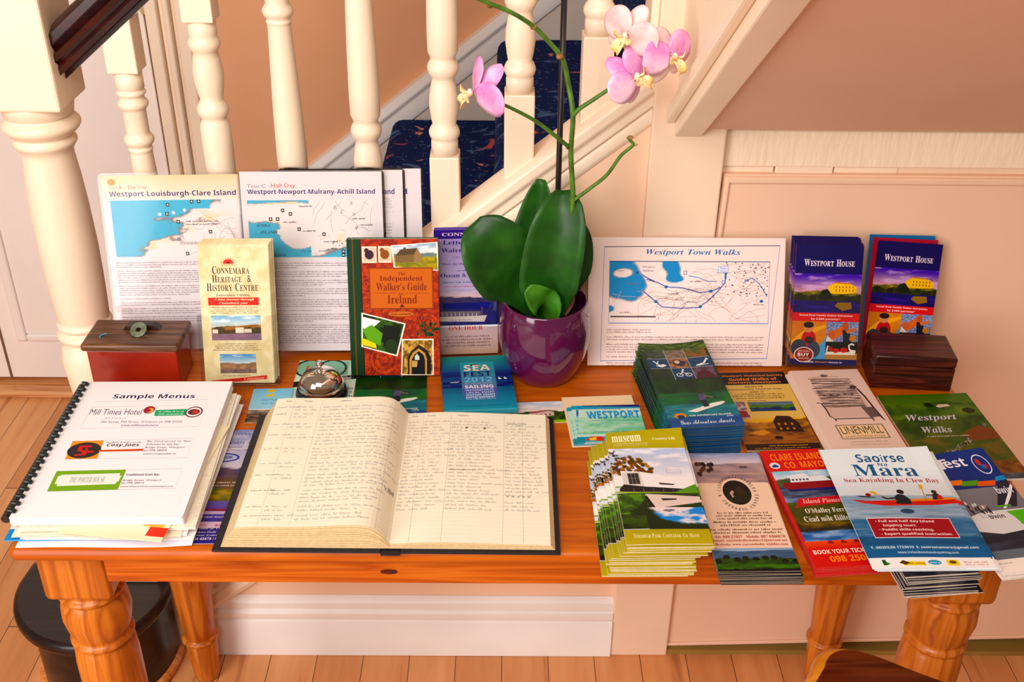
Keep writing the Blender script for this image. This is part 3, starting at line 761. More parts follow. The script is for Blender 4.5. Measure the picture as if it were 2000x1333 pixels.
def view(sky, layers, cloud=None, seed=0):
    """landscape picture: sky=(top,bottom); layers from back to front (y, amp, freq, colour, colour2, detail)"""
    def fn(X, Y):
        c = mixc(np.array(sky[0], float), np.array(sky[1], float), np.clip(Y/max(.05, layers[0][0]), 0, 1))
        if cloud is not None:
            q = np.clip((fbm(X*4+seed, Y*9+seed*2)-.45)*4, 0, 1); c = mixc(c, np.array(cloud, float), q*.85)
        for i, (y0, amp, fr, c1, c2, det) in enumerate(layers):
            edge = y0+amp*(fbm(X*fr+seed*3+i*11.3, 0*X+i*5.1+seed)-.5)*2
            m_ = np.clip((Y-edge)*60, 0, 1)
            q = np.clip((fbm(X*det[0]+seed+i*3, Y*det[1]+i*7)-.5)*2.6+.5, 0, 1)
            c = mixc(c, mixc(np.array(c1, float), np.array(c2, float), q), m_)
        return c
    return fn
def mottle(c1, c2, fx, fy, seed=0, hard=3):
    def fn(X, Y):
        return mixc(np.array(c1, float), np.array(c2, float), np.clip((fbm(X*fx+seed, Y*fy+seed)-.5)*hard+.5, 0, 1))
    return fn
class Print:
    def __init__(s, w, h, bg=(255, 255, 255)):
        s.w, s.h = w, h; s.V = []; s.F = []; s.C = []; s.n = 0; s.z = .00005; s.tn = 0; s.was = 0
        if bg is not None: s.rect(0, 0, 1, 1, bg)
    def raw(s, P, F, C):
        """P in page units (x right, y down)"""
        if len(P) == 0: return
        if s.was and not s.tn: s.z += .00001
        s.was = s.tn
        P = np.asarray(P, float); C = np.asarray(C, float)
        if C.ndim == 1: C = np.tile(C, (len(P), 1))
        s.V.append(np.stack([P[:, 0]*s.w, (1-P[:, 1])*s.h, np.full(len(P), s.z)], -1)); s.C.append(C)
        s.F += [tuple(i+s.n for i in f) for f in F]; s.n += len(P); s.z += 0 if s.tn else .00001
    def poly(s, pts, col): s.raw(pts, [tuple(range(len(pts)-1, -1, -1))], col)
    def rect(s, x0, y0, x1, y1, col, col2=None):
        a = np.array(col, float); b = np.array(col2 if col2 is not None else col, float)
        s.raw([(x0, y0), (x1, y0), (x1, y1), (x0, y1)], [(3, 2, 1, 0)], [a, a, b, b])
    def ell(s, cx, cy, rx, ry, col, n=30, a0=0, a1=2*math.pi):
        s.poly([(cx+rx*math.cos(a0+(a1-a0)*i/n), cy+ry*math.sin(a0+(a1-a0)*i/n)) for i in range(n+(0 if a1-a0 > 6.28 else 1))], col)
    def ring(s, cx, cy, rx, ry, t_, col, n=36, rot=0):
        P = []
        for i in range(n):
            a = 2*math.pi*i/n
            for q in (1, 1-t_):
                x, y = rx*q*math.cos(a), ry*q*math.sin(a)*1.0
                P.append((cx+x*math.cos(rot)-y*math.sin(rot)*s.h/s.w*0-y*math.sin(rot), cy+x*math.sin(rot)*s.w/s.h+y*math.cos(rot)))
        s.raw(P, [(2*i, 2*i+1, (2*i+3) % (2*n), (2*i+2) % (2*n)) for i in range(n)], col)
    def line(s, pts, wd_, col):
        """ribbon, width in metres"""
        q = [Vector((x*s.w, y*s.h)) for x, y in pts]; P = []
        for i, p in enumerate(q):
            t_ = (q[min(i+1, len(q)-1)]-q[max(i-1, 0)])
            t_ = t_.normalized() if t_.length > 1e-9 else Vector((1, 0)); nn = Vector((-t_.y, t_.x))*wd_/2
            P += [((p+nn).x/s.w, (p+nn).y/s.h), ((p-nn).x/s.w, (p-nn).y/s.h)]
        o = s.tn; s.tn = 1; s.raw(P, [(2*i, 2*i+1, 2*i+3, 2*i+2) for i in range(len(q)-1)], col); s.tn = o
    def frame(s, x0, y0, x1, y1, wd_, col):
        for p in (((x0, y0), (x1, y0)), ((x0, y1), (x1, y1)), ((x0, y0), (x0, y1)), ((x1, y0), (x1, y1))): s.line(p, wd_, col)
    def pic(s, x0, y0, x1, y1, fn, nx=60, ny=60):
        X, Y = np.meshgrid(np.linspace(0, 1, nx+1), np.linspace(0, 1, ny+1))
        c = np.broadcast_to(fn(X, Y), X.shape+(3,)).reshape(-1, 3)
        P = np.stack([x0+X.ravel()*(x1-x0), y0+Y.ravel()*(y1-y0)], -1)
        i = np.arange(ny)[:, None]*(nx+1)+np.arange(nx)[None]
        F = np.stack([i+nx+1, i+nx+2, i+1, i], -1).reshape(-1, 4)
        s.raw(P, [tuple(f) for f in F.tolist()], np.clip(c, 0, 255))
    def quadpic(s, q, fn, nx=40, ny=40, border=None):
        """picture in a free quadrilateral TL,TR,BR,BL"""
        q = np.array(q, float)
        if border is not None:
            s.poly(q, border); cc = q.mean(0); q = cc+(q-cc)*np.array([.93, .93])
        X, Y = np.meshgrid(np.linspace(0, 1, nx+1), np.linspace(0, 1, ny+1))
        c = np.broadcast_to(fn(X, Y), X.shape+(3,)).reshape(-1, 3); X = X.ravel()[:, None]; Y = Y.ravel()[:, None]
        P = (q[0]*(1-X)+q[1]*X)*(1-Y)+(q[3]*(1-X)+q[2]*X)*Y
        i = np.arange(ny)[:, None]*(nx+1)+np.arange(nx)[None]
        F = np.stack([i+nx+1, i+nx+2, i+1, i], -1).reshape(-1, 4)
        s.raw(P, [tuple(f) for f in F.tolist()], np.clip(c, 0, 255))
    def text(s, t_, x0, y0, x1, y1, col, st='s', shear=0, rot=0, bow=0):
        """glyphs stretched to fill the box exactly"""
        v, f = glyphs(t_, st)
        if len(v) == 0: return
        mn, mx = v.min(0), v.max(0); q = (v-mn)/np.maximum(mx-mn, 1e-6)
        y = 1-q[:, 1]; x = q[:, 0]+shear*(q[:, 1])*(y1-y0)*s.h/((x1-x0)*s.w)
        P = np.stack([x0+x*(x1-x0), y0+y*(y1-y0)+bow*(2*x-1)**2], -1)
        if rot:
            c = np.array([(x0+x1)/2*s.w, (y0+y1)/2*s.h]); M_ = P*np.array([s.w, s.h])-c
            ca, sa = math.cos(rot), math.sin(rot)
            P = (np.stack([M_[:, 0]*ca-M_[:, 1]*sa, M_[:, 0]*sa+M_[:, 1]*ca], -1)+c)/np.array([s.w, s.h])
        s.raw(P, f, col)
    def words(s, x0, y0, x1, y1, n, col, seed=0, align='l', fill=1.0, last=None):
        """rows of fine print too small to read"""
        R = random.Random(seed); P = []; F = []; lh = (y1-y0)/n
        for i in range(n):
            full = (x1-x0)*(fill if align != 'c' else R.uniform(.7, 1)*fill)
            if last and i == n-1: full *= last
            x = x0 if align == 'l' else (x0+x1)/2-full/2; end = x+full
            cw = lh*s.h/s.w*.40
            while x < end:
                for _ in range(R.randint(2, 9)):
                    if x > end: break
                    hh = lh*(.34 if R.random() < .68 else .52); yb = y0+lh*i+lh*.75
                    o = len(P); wd_ = cw*R.uniform(.5, .82)
                    P += [(x, yb-hh), (x+wd_, yb-hh), (x+wd_, yb), (x, yb)]; F.append((o+3, o+2, o+1, o)); x += cw
                x += cw*.75
        s.raw(P, F, col)
    def scrawl(s, x0, y, x1, hh, col, seed=0, wd_=.00035, slant=0):
        """a line of joined handwriting"""
        R = random.Random(seed); x = x0
        while x < x1:
            L_ = R.uniform(.02, .085); pts = []; n = max(3, int(L_/.0085))
            for k in range(n*3):
                up = (k % 3 == 1); d = hh*(R.uniform(.35, 1.0) if R.random() < .8 else 1.5)
                pts.append((x+k*.0028+R.uniform(-.001, .001), y+slant*(x-x0)-(d if up else R.uniform(-.15, .2)*hh)))
            s.line(pts, wd_, col); x += n*.0084+R.uniform(.008, .022)
    def build(s, name, parent, mat=INK, thick=0.0, zf=None, cutx=0, cuty=0, mapf=None):
        V = np.concatenate(s.V); C = np.concatenate(s.C)/255
        C = np.where(C <= .04045, C/12.92, ((C+.055)/1.055)**2.4)
        C = C**1.12
        me = bpy.data.meshes.new(name); me.from_pydata(V.tolist(), [], s.F)
        at = me.color_attributes.new('ink', 'FLOAT_COLOR', 'POINT')
        at.data.foreach_set('color', np.concatenate([C, np.ones((len(C), 1))], 1).ravel())
        e = 1e-5; over = V[:, 0].min() < -e or V[:, 1].min() < -e or V[:, 0].max() > s.w+e or V[:, 1].max() > s.h+e
        if cutx or cuty or over:
            bm = bmesh.new(); bm.from_mesh(me)
            if over:
                for co_, no_ in (((0, 0, 0), (-1, 0, 0)), ((0, 0, 0), (0, -1, 0)), ((s.w, 0, 0), (1, 0, 0)), ((0, s.h, 0), (0, 1, 0))):
                    bmesh.ops.bisect_plane(bm, geom=bm.verts[:]+bm.edges[:]+bm.faces[:], plane_co=co_, plane_no=no_, dist=1e-7, clear_outer=True)
            for k in range(1, cutx): bmesh.ops.bisect_plane(bm, geom=bm.verts[:]+bm.edges[:]+bm.faces[:], plane_co=(s.w*k/cutx, 0, 0), plane_no=(1, 0, 0), dist=1e-7)
            for k in range(1, cuty): bmesh.ops.bisect_plane(bm, geom=bm.verts[:]+bm.edges[:]+bm.faces[:], plane_co=(0, s.h*k/cuty, 0), plane_no=(0, 1, 0), dist=1e-7)
            if zf:
                nn = Vector((cuty/s.h*-1.0, cutx/s.w*1.0, 0)); nn = Vector((cutx/s.w, -cuty/s.h, 0)).normalized()
                for k in range(-cuty+1, cutx): bmesh.ops.bisect_plane(bm, geom=bm.verts[:]+bm.edges[:]+bm.faces[:], plane_co=(s.w*k/cutx, 0, 0), plane_no=nn, dist=1e-7)
            bm.to_mesh(me); bm.free()
        for v in me.vertices:
            x, y, z = v.co
            if mapf: v.co = mapf(x, y, z)
            else: v.co = (x, y, z+thick+(zf(x/s.w, y/s.h) if zf else 0))
        me.materials.append(mat)
        o = bpy.data.objects.new(name, me); COL.objects.link(o); o.parent = parent
        return o

# ------------------------------------------------------------------ sheets, leaflets, stacks
def frame4(TL, TR, BR, BL):
    u = ((BR-BL)+(TR-TL)).normalized(); v = (TL-BL)+(TR-BR); v = (v-u*v.dot(u)).normalized(); n = u.cross(v)
    w = ((BR-BL).length+(TR-TL).length)/2; h = ((TL-BL).length+(TR-BR).length)/2
    o = (TL+TR+BR+BL)/4-u*w/2-v*h/2
    M_ = Matrix.Identity(4)
    for i in range(3): M_[i][0] = u[i]; M_[i][1] = v[i]; M_[i][2] = n[i]; M_[i][3] = o[i]
    return M_, w, h
def lay(c, zn, zf_=None):
    """px corners TL,TR,BR,BL of a sheet lying down; heights of its near and far edge above the table"""
    zf_ = zn if zf_ is None else zf_
    return frame4(onz(*c[0], ZT+zf_), onz(*c[1], ZT+zf_), onz(*c[2], ZT+zn), onz(*c[3], ZT+zn))
def stand(c, lean, z=.0025, yb=None):
    """px corners of a sheet standing on the table and leaning back"""
    BL = onz(*c[3], ZT+z); BR = onz(*c[2], ZT+z)
    if yb: BL.x = ony(*c[3], yb).x; BR.x = ony(*c[2], yb).x; BL.y = BR.y = yb
    u = (BR-BL); u.z = 0; u.normalize(); b = Vector((-u.y, u.x, 0)); n = (b*math.cos(math.radians(lean))-Vector((0, 0, math.sin(math.radians(lean)))))
    def hit(px, py): r = ray(px, py); return EYE+r*((BL-EYE).dot(n)/r.dot(n))
    return frame4(hit(*c[0]), hit(*c[1]), BR, BL)
def slab(g, w, h, z0, z1, zf=None, nx=1, ny=1, r=0):
    """closed thin sheet"""
    if zf is None and r:
        pts = []
        for cx, cy, a in ((w-r, h-r, 0), (r, h-r, 90), (r, r, 180), (w-r, r, 270)):
            pts += [(cx+r*math.cos(math.radians(a+k*15)), cy+r*math.sin(math.radians(a+k*15))) for k in range(7)]
        return g.prism(pts, z0, z1, 'z')
    vs = []; nn = (nx+1)*(ny+1)
    for z in (z0, z1):
        for j in range(ny+1):
            for i in range(nx+1): vs.append((w*i/nx, h*j/ny, z+(zf(i/nx, j/ny) if zf else 0)))
    ix = lambda l, i, j: l*nn+j*(nx+1)+i
    fs = []
    for j in range(ny):
        for i in range(nx):
            fs += [(ix(1, i, j), ix(1, i+1, j), ix(1, i+1, j+1)), (ix(1, i, j), ix(1, i+1, j+1), ix(1, i, j+1)),
                   (ix(0, i+1, j+1), ix(0, i+1, j), ix(0, i, j)), (ix(0, i, j+1), ix(0, i+1, j+1), ix(0, i, j))]
    for i in range(nx): fs.append((ix(0, i, 0), ix(0, i+1, 0), ix(1, i+1, 0), ix(1, i, 0))); fs.append((ix(0, i+1, ny), ix(0, i, ny), ix(1, i, ny), ix(1, i+1, ny)))
    for j in range(ny): fs.append((ix(0, 0, j+1), ix(0, 0, j), ix(1, 0, j), ix(1, 0, j+1))); fs.append((ix(0, nx, j), ix(0, nx, j+1), ix(1, nx, j+1), ix(1, nx, j)))
    return g.add(vs, fs)
def leaflet(name, F_, draw, label, cat, t_=.0012, edge=(250, 244, 236), zf=None, folds=2, ink=GLOSS, group=None, bg=(255, 255, 255), r=0, cover='printed_cover'):
    M_, w, h = F_
    g = G(); nx, ny = ((6, 10) if zf else (1, 1)); st = t_/folds
    if zf:
        z0_ = zf; gz = [[z0_(i/nx, j/ny) for i in range(nx+1)] for j in range(ny+1)]
        def zp(x, y):
            x = min(max(x, 0), 1)*nx; y = min(max(y, 0), 1)*ny; i = min(int(x), nx-1); j = min(int(y), ny-1); a = x-i; b = y-j
            p00, p10, p01, p11 = gz[j][i], gz[j][i+1], gz[j+1][i], gz[j+1][i+1]
            return (p00+(p10-p00)*a+(p11-p10)*b if a >= b else p00+(p01-p00)*b+(p11-p01)*a)+.00003
    else: zp = None
    for k in range(folds): slab(g, w, h, k*st, k*st+st*(.80 if folds > 1 else 1), zf, nx, ny, r)
    o = g.build(name, paper(edge)); o.matrix_world = M_
    tag(o, label, cat, group)
    if draw:
        p = Print(w, h, bg); draw(p)
        p.build(cover, o, ink, t_-st*.2*(folds > 1), zp, nx if zf else 0, ny if zf else 0)
    return o
def stack(root, n, label, group, h_top, fan=(0, 0), fanf=None, jit=.0015, rotj=.012, seed=1, own=None, base=0.0, root_label=True, proto=None):
    """n further copies beneath root, each an object of its own; the pile is h_top=(near,far) thick under root"""
    R = random.Random(seed); M0 = root.matrix_world.copy(); out = []
    if root_label: root['group'] = group
    u = M0.col[0].xyz.copy(); v = M0.col[1].xyz.copy(); o = M0.col[3].xyz.copy()
    ln = max((Vector(q.co).y for q in root.data.vertices)); wn = max((Vector(q.co).x for q in root.data.vertices))
    A = o.copy(); B = o+v*ln
    for k in range(1, n+1):
        f = 1-k/(n+1.0)
        a = A.copy(); b = B.copy(); a.z = ZT+base+(A.z-ZT-base)*f+.0002; b.z = ZT+base+(B.z-ZT-base)*f+.0002
        vv = (b-a).normalized(); uu = Vector((u.x, u.y, 0)); uu = (uu-vv*uu.dot(vv)).normalized()
        an = R.uniform(-rotj, rotj); c_, s_ = math.cos(an), math.sin(an); uu, vv = uu*c_+vv*s_, vv*c_-uu*s_; nn = uu.cross(vv)
        fx, fy = fanf(k/n) if fanf else (fan[0]*k/n, fan[1]*k/n)
        a = a+uu*(fx+R.uniform(-jit, jit))+vv*(fy+R.uniform(-jit, jit))
        M_ = Matrix.Identity(4)
        for i in range(3): M_[i][0] = uu[i]; M_[i][1] = vv[i]; M_[i][2] = nn[i]; M_[i][3] = a[i]
        c = dup(root) if proto is None else (proto if k == 1 else dup(proto)); c.matrix_world = M_; c['group'] = group; c['label'] = label; out.append(c)
    return out
def behind(root, n, label, group, step=.0016, rise=0.0, side=0.0, jit=.0008, seed=1, cyc=None):
    """n copies standing behind root"""
    R = random.Random(seed); M0 = root.matrix_world.copy(); root['group'] = group; out = []
    u = M0.col[0].xyz; v = M0.col[1].xyz; nn = M0.col[2].xyz
    for k in range(1, n+1):
        c = dup(root); M_ = M0.copy(); d = -nn*step*k+v*(rise*k/n+R.uniform(0, jit))+u*(side*k/n+R.uniform(-jit, jit))
        for i in range(3): M_[i][3] += d[i]
        c.matrix_world = M_; c['label'] = label; c['group'] = group; out.append(c)
    return out
def clear_mat(name, tint, gl, rough):
    m = bpy.data.materials.new(name); m.use_nodes = True; nt = m.node_tree; nt.nodes.clear()
    out = N(nt, 'ShaderNodeOutputMaterial'); mx = N(nt, 'ShaderNodeMixShader'); tr = N(nt, 'ShaderNodeBsdfTransparent'); gs = N(nt, 'ShaderNodeBsdfGlossy')
    tr.inputs[0].default_value = (*tint, 1); gs.inputs['Roughness'].default_value = rough
    lw = N(nt, 'ShaderNodeLayerWeight'); lw.inputs[0].default_value = .35
    ns = N(nt, 'ShaderNodeTexNoise'); ns.inputs['Scale'].default_value = 9; nt.links.new(coords(nt), ns.inputs['Vector'])
    bp = N(nt, 'ShaderNodeBump'); bp.inputs['Strength'].default_value = .12; bp.inputs['Distance'].default_value = .004; nt.links.new(ns.outputs[0], bp.inputs['Height']); nt.links.new(bp.outputs[0], gs.inputs['Normal'])
    ml = N(nt, 'ShaderNodeMath', operation='MULTIPLY_ADD'); ml.inputs[1].default_value = gl; ml.inputs[2].default_value = gl*.25
    nt.links.new(lw.outputs['Fresnel'], ml.inputs[0]); nt.links.new(ml.outputs[0], mx.inputs[0])
    nt.links.new(tr.outputs[0], mx.inputs[1]); nt.links.new(gs.outputs[0], mx.inputs[2]); nt.links.new(mx.outputs[0], out.inputs[0])
    return m
ACRYL = clear_mat('clear_acrylic', (.96, .96, .95), .10, .10)
POUCH = clear_mat('clear_laminate', (.985, .985, .98), .06, .09)
def holder(F_, label, depth, ph, below=.004, m=.006):
    M_, w, h = F_
    o = G().box(-m, w+m, -below, h*.93, -depth-.003, -depth-.0012).box(-m, w+m, -below, -below+.0015, -depth-.0012, .004).build('leaflet_holder', ACRYL)
    o.matrix_world = M_; tag(o, label, 'leaflet holder')
    r = .008
    pts = [(-m, -below+.0015), (w+m, -below+.0015), (w+m, ph)]+[(w-m-.002-0+.0, ph)] 
    pts = [(-m, -below+.0015), (w+m, -below+.0015), (w+m, ph+.012), (w-.010, ph+.010), (w-.014, ph), (.014, ph), (.010, ph+.010), (-m, ph+.012)]
    G().prism(pts, .0035, .005, 'z').build('front_pocket', ACRYL, o, bevel=.0005)
    for a in (-m, w+m-.0014): G().box(a, a+.0014, -below+.0015, ph+.012, -depth-.0012, .0035).build('side_panel', ACRYL, o)
    return o
def _norm(s, px, py):
    r = ray(px, py); M_ = s.M; o = M_.col[3].xyz; n = M_.col[2].xyz
    p = EYE+r*((o-EYE).dot(n)/r.dot(n))-o
    return (p.dot(M_.col[0].xyz)/s.w, 1-p.dot(M_.col[1].xyz)/s.h)
Print.norm = _norm
def _zoom(s, M_, ox, oy, k): s.M = M_; s.A = lambda x, y: s.norm(ox+x*k, oy+y*k)
Print.zoom = _zoom
def _bx(s, xl, yb, xr, yt): a = s.A(xl, yb); b = s.A(xr, yt); return a[0], b[1], b[0], a[1]
Print.bx = _bx
def _T(s, t_, xl, yb, xr, yt, col, st='s', **k): s.text(t_, *s.bx(xl, yb, xr, yt), col, st, **k)
Print.T = _T
def _R(s, xl, yb, xr, yt, col, c2=None): s.rect(*s.bx(xl, yb, xr, yt), col, c2)
Print.R = _R
def _PIC(s, xl, yb, xr, yt, fn, nx=50, ny=50): s.pic(*s.bx(xl, yb, xr, yt), fn, nx, ny)
Print.PIC = _PIC
def _WD(s, xl, yb, xr, yt, n, col, seed=0, **k): s.words(*s.bx(xl, yb, xr, yt), n, col, seed, **k)
Print.WD = _WD
def _P(s, pts, col): s.poly([s.A(*q) for q in pts], col)
Print.P = _P
def _Ln(s, pts, wd_, col): s.line([s.A(*q) for q in pts], wd_, col)
Print.L = _Ln
def _FR(s, xl, yb, xr, yt, wd_, col): s.frame(*s.bx(xl, yb, xr, yt), wd_, col)
Print.FR = _FR
# ================================================================== sheets standing along the back
K5 = (150, 320, .3451); K6 = (450, 320, .3451); K7 = (830, 400, .2851); K8 = (1130, 440, .2250)
Y1 = (1500, 430, .2626); Y2 = (0, 700, .3001); Y3 = (400, 680, .3151); Y4 = (740, 690, .3152)
Y5 = (980, 650, .25); Y6 = (1380, 690, .31); Y7 = (1130, 820, .2551); Y8 = (1460, 840, .27)
NAVY = (62, 52, 120); TXT = (96, 84, 92); SEA = (104, 186, 216)
def coast(seed, lat, bays=()):
    """a map: land white, sea blue, decided by noise and a left-to-right lie of the land"""
    def fn(X, Y):
        e = lat(X, Y)+(fbm(X*5+seed, Y*5+seed)-.5)*.55+(fbm(X*16+seed, Y*14)-.5)*.16
        sea = np.clip(e*40, 0, 1); line = np.exp(-(e*34)**2)
        c = mixc(np.array((240, 230, 230.)), np.array((112, 190, 220.)), sea)
        c = mixc(c, np.array((120, 110, 110.)), np.clip(line*.8, 0, 1))
        yel = np.exp(-((e+.10)*20)**2)*np.clip((fbm(X*3+seed*2, Y*3)-.5)*6, 0, 1)
        return mixc(c, np.array((246, 214, 150.)), yel*.8)
    return fn
def roads(p, x0, y0, x1, y1, n, seed, col, wd_=.00035, step=.05):
    R = random.Random(seed)
    for _ in range(n):
        x, y, a = R.uniform(x0, x1), R.uniform(y0, y1), R.uniform(0, 6.28); pts = []
        for _ in range(R.randint(5, 11)):
            if not (x0 <= x <= x1 and y0 <= y <= y1): break
            pts.append((x, y)); a += R.uniform(-.7, .7); x += step*.6*math.cos(a); y += step*.6*math.sin(a)
        if len(pts) > 1: p.line(pts, wd_, col)
def marks(p, spots, col=(40, 34, 44), r=.012):
    for x, y in spots:
        p.rect(x-r, y-r*.8, x+r, y+r*.8, col); p.rect(x-r*.6, y-r*.1, x+r*.6, y+r*.3, (240, 236, 236)); p.rect(x-r*.2, y-r*.5, x+r*.2, y, (240, 236, 236))
def para(p, x0, y0, x1, rows, col, seed=0, lh=.0128, gap=.010):
    y = y0
    for i, n in enumerate(rows):
        p.words(x0, y, x1, y+lh*n, n, col, seed+i, last=.35+.5*((i*37) % 10)/10); y += lh*n+gap
def tour_sheet(name, F_, draw, label, peach, dn=0):
    M_, w, h = F_; M_ = M_ @ Matrix.Translation((0, 0, dn))
    o = G(); slab(o, w-.008, h-.008, .0002, .0006, None, 1, 1)
    o = o.build(name, paper((250, 244, 244))); M2 = M_ @ Matrix.Translation((.004, .004, 0)); o.matrix_world = M2
    tag(o, label, 'map sheet', 'laminated map sheets')
    if draw:
        p = Print(w-.008, h-.008, None); p.M = M2
        p.rect(0, 0, 1, 1, (236, 226, 230))
        if peach: p.rect(0, 0, 1, .22, (250, 214, 180), (250, 242, 242))
        draw(p); p.build('printed_map', o, INK, .0006)
    g = G(); slab(g, w, h, -.0002, .0001, r=.008).build('laminate_back', POUCH, o, loc=(-.004, -.004, 0))
    g = G(); slab(g, w, h, .0020, .0022, r=.008).build('laminate_front', POUCH, o, loc=(-.004, -.004, 0))
    return o
def drawA(p):
    p.zoom(p.M, *K5)
    p.ell(.075, .035, .028, .018, (240, 160, 90)); ya, yb_ = p.A(600, 120)[1], p.A(600, 140)[1]; p.text('Tour B -', .05, ya, .165, yb_, (120, 110, 116)); p.text('Day Tour', .19, ya, .33, yb_+.004, (216, 92, 80))
    p.text('Westport-Louisburgh-Clare Island', .05, p.A(600, 150)[1], .955, p.A(600, 190)[1], NAVY, 'sb')
    for i in range(16): p.words(*(lambda a_, b_: (a_, b_, a_+.10, b_+.012))(.12+.78*((i*37) % 16)/16, p.A(600, 225)[1]+.20*((i*53) % 16)/16), 1, (110, 104, 116), i+60)
    x0, y0, x1, y1 = p.bx(118, 530, 866, 200); x0 = .05; x1 = .96
    p.pic(x0, y0, x1, y1, coast(3.3, lambda X, Y: .62-.55*Y-.75*X+(Y < .16)*.75*(X < .78)+np.exp(-((X-.27)**2+(Y-.55)**2)*30)*.3), 90, 60)
    roads(p, x0+.42*(x1-x0), y0+.35*(y1-y0), x1-.01, y1, 14, 5, (120, 108, 108)); roads(p, x0+.7*(x1-x0), y0+.1*(y1-y0), x1-.01, y1, 9, 8, (190, 96, 60))
    marks(p, [p.A(*q) for q in ((515, 232), (650, 214), (690, 212), (575, 328), (628, 508), (512, 284), (758, 384))])
    for q in ((470, 285), (548, 277), (610, 262)): p.ell(*p.A(*q), .012, .009, (250, 250, 255))
    p.words(*p.bx(620, 350, 800, 315), 2, (110, 100, 110), 3); p.T('CONNEMARA', 586, 458, 690, 440, (130, 120, 120), 'ri')
    y = p.A(215, 555)[1]; xl = .04; xr = .97
    para(p, xl, y, xr, (3, 6, 5, 1, 2, 3, 4), (176, 164, 170), 11)
def drawC(p):
    p.zoom(p.M, *K6)
    p.T('Tour C -', 95, 136, 222, 116, (120, 112, 120)); p.T('Half Day', 232, 142, 366, 112, (226, 106, 100))
    p.T('Westport-Newport-Mulrany-Achill Island', 98, 180, 818, 142, NAVY, 'sb')
    x0, y0, x1, y1 = p.bx(95, 530, 800, 205); x0 = max(x0, .04)
    p.pic(x0, y0, x1, y1, coast(8.1, lambda X, Y: -.25+1.1*(Y-.62)*(Y > .5)+(X < .5)*.55-1.2*np.exp(-((X-.25)**2*9+(Y-.2)**2*50))-1.3*np.exp(-((X-.45)**2*60+(Y-.55)**2*12))-.8*np.exp(-((X-.36)**2*120+(Y-.65)**2*20))), 90, 60)
    roads(p, x0+.5*(x1-x0), y0, x1, y0+.55*(y1-y0), 16, 15, (120, 110, 116)); roads(p, x0+.55*(x1-x0), y0+.5*(y1-y0), x1, y0+.7*(y1-y0), 6, 18, (206, 150, 80))
    marks(p, [p.A(*q) for q in ((296, 264), (340, 284), (268, 313), (228, 314), (390, 370), (640, 496), (640, 516), (530, 398))])
    p.T('ACHILL', 146, 356, 228, 342, (60, 60, 70), 'rbi'); p.T('ISLAND', 170, 394, 262, 380, (60, 60, 70), 'rbi')
    p.T('CLEW', 404, 500, 464, 490, (70, 70, 80), 'ri'); p.T('BAY', 500, 498, 542, 488, (70, 70, 80), 'ri'); p.T('CLARE ISLAND', 222, 522, 318, 512, (60, 60, 70), 'rbi')
    for a, b, t_ in ((590, 245, 'B'), (630, 270, 'E'), (700, 286, 'N'), (684, 222, 'N'), (714, 360, 'M')): p.T(t_, a-9, b+12, a+9, b-8, (140, 130, 136), 'ri')
    for i, (a, b) in enumerate(((420, 240), (330, 330), (440, 380), (720, 310), (560, 440), (600, 480), (770, 345))): p.words(*p.bx(a-30, b+8, a+40, b-8), 1, (110, 104, 116), i)
    R = random.Random(4); p.tn = 1
    for _ in range(26): a, b = R.uniform(.66, .95), R.uniform(.70, .80); p.ell(x0+a*(x1-x0), y0+b*(y1-y0), .004, .003, (90, 110, 120), 8)
    p.tn = 0; y = p.A(215, 556)[1]
    para(p, .05, y, .96, (3, 3, 3, 4, 4, 1, 4, 9), (176, 162, 170), 41)
def drawEnd(tx, a, b):
    def f(p):
        p.zoom(p.M, *K6); p.T(tx, a, 172, b, 140, NAVY, 'sb')
        p.words(*p.bx(a+14, 250, b-20, 190), 4, (190, 180, 196), 5); p.words(*p.bx(a+14, 420, b-20, 330), 5, (170, 150, 160), 6)
        x0, y0, x1, y1 = p.bx(a-40, 530, b, 205); roads(p, x0, y0, x1, y1, 12, 3, (190, 180, 186)); para(p, .05, y1+.02, .96, (4, 5, 6, 4, 5), (176, 162, 170), 61)
    return f
tour_sheet('map_sheet', stand([(534, 330), (818, 325), (842, 703), (572, 706)], 14, .0075, 1.462), drawEnd('d', 973, 1000), 'rearmost laminated map sheet, only its margin showing behind two others', False, -.015)
tour_sheet('map_sheet', stand([(500, 331), (784, 327), (806, 705), (536, 707)], 14, .0075, 1.462), drawEnd('land', 858, 928), 'second laminated map sheet, a strip of it showing behind the half-day tour sheet', False, -.010)
tour_sheet('map_sheet', stand([(176, 343), (466, 333), (512, 708), (246, 712)], 14, .0075, 1.462), drawA, 'laminated map sheet with a big blue bay, against the thick newel post', True, -.005)
tour_sheet('map_sheet', stand([(457, 332), (745, 328), (768, 706), (495, 708)], 14, .0075, 1.462), drawC, 'laminated half-day tour map sheet with paragraphs of text, in front of the other sheets', False)

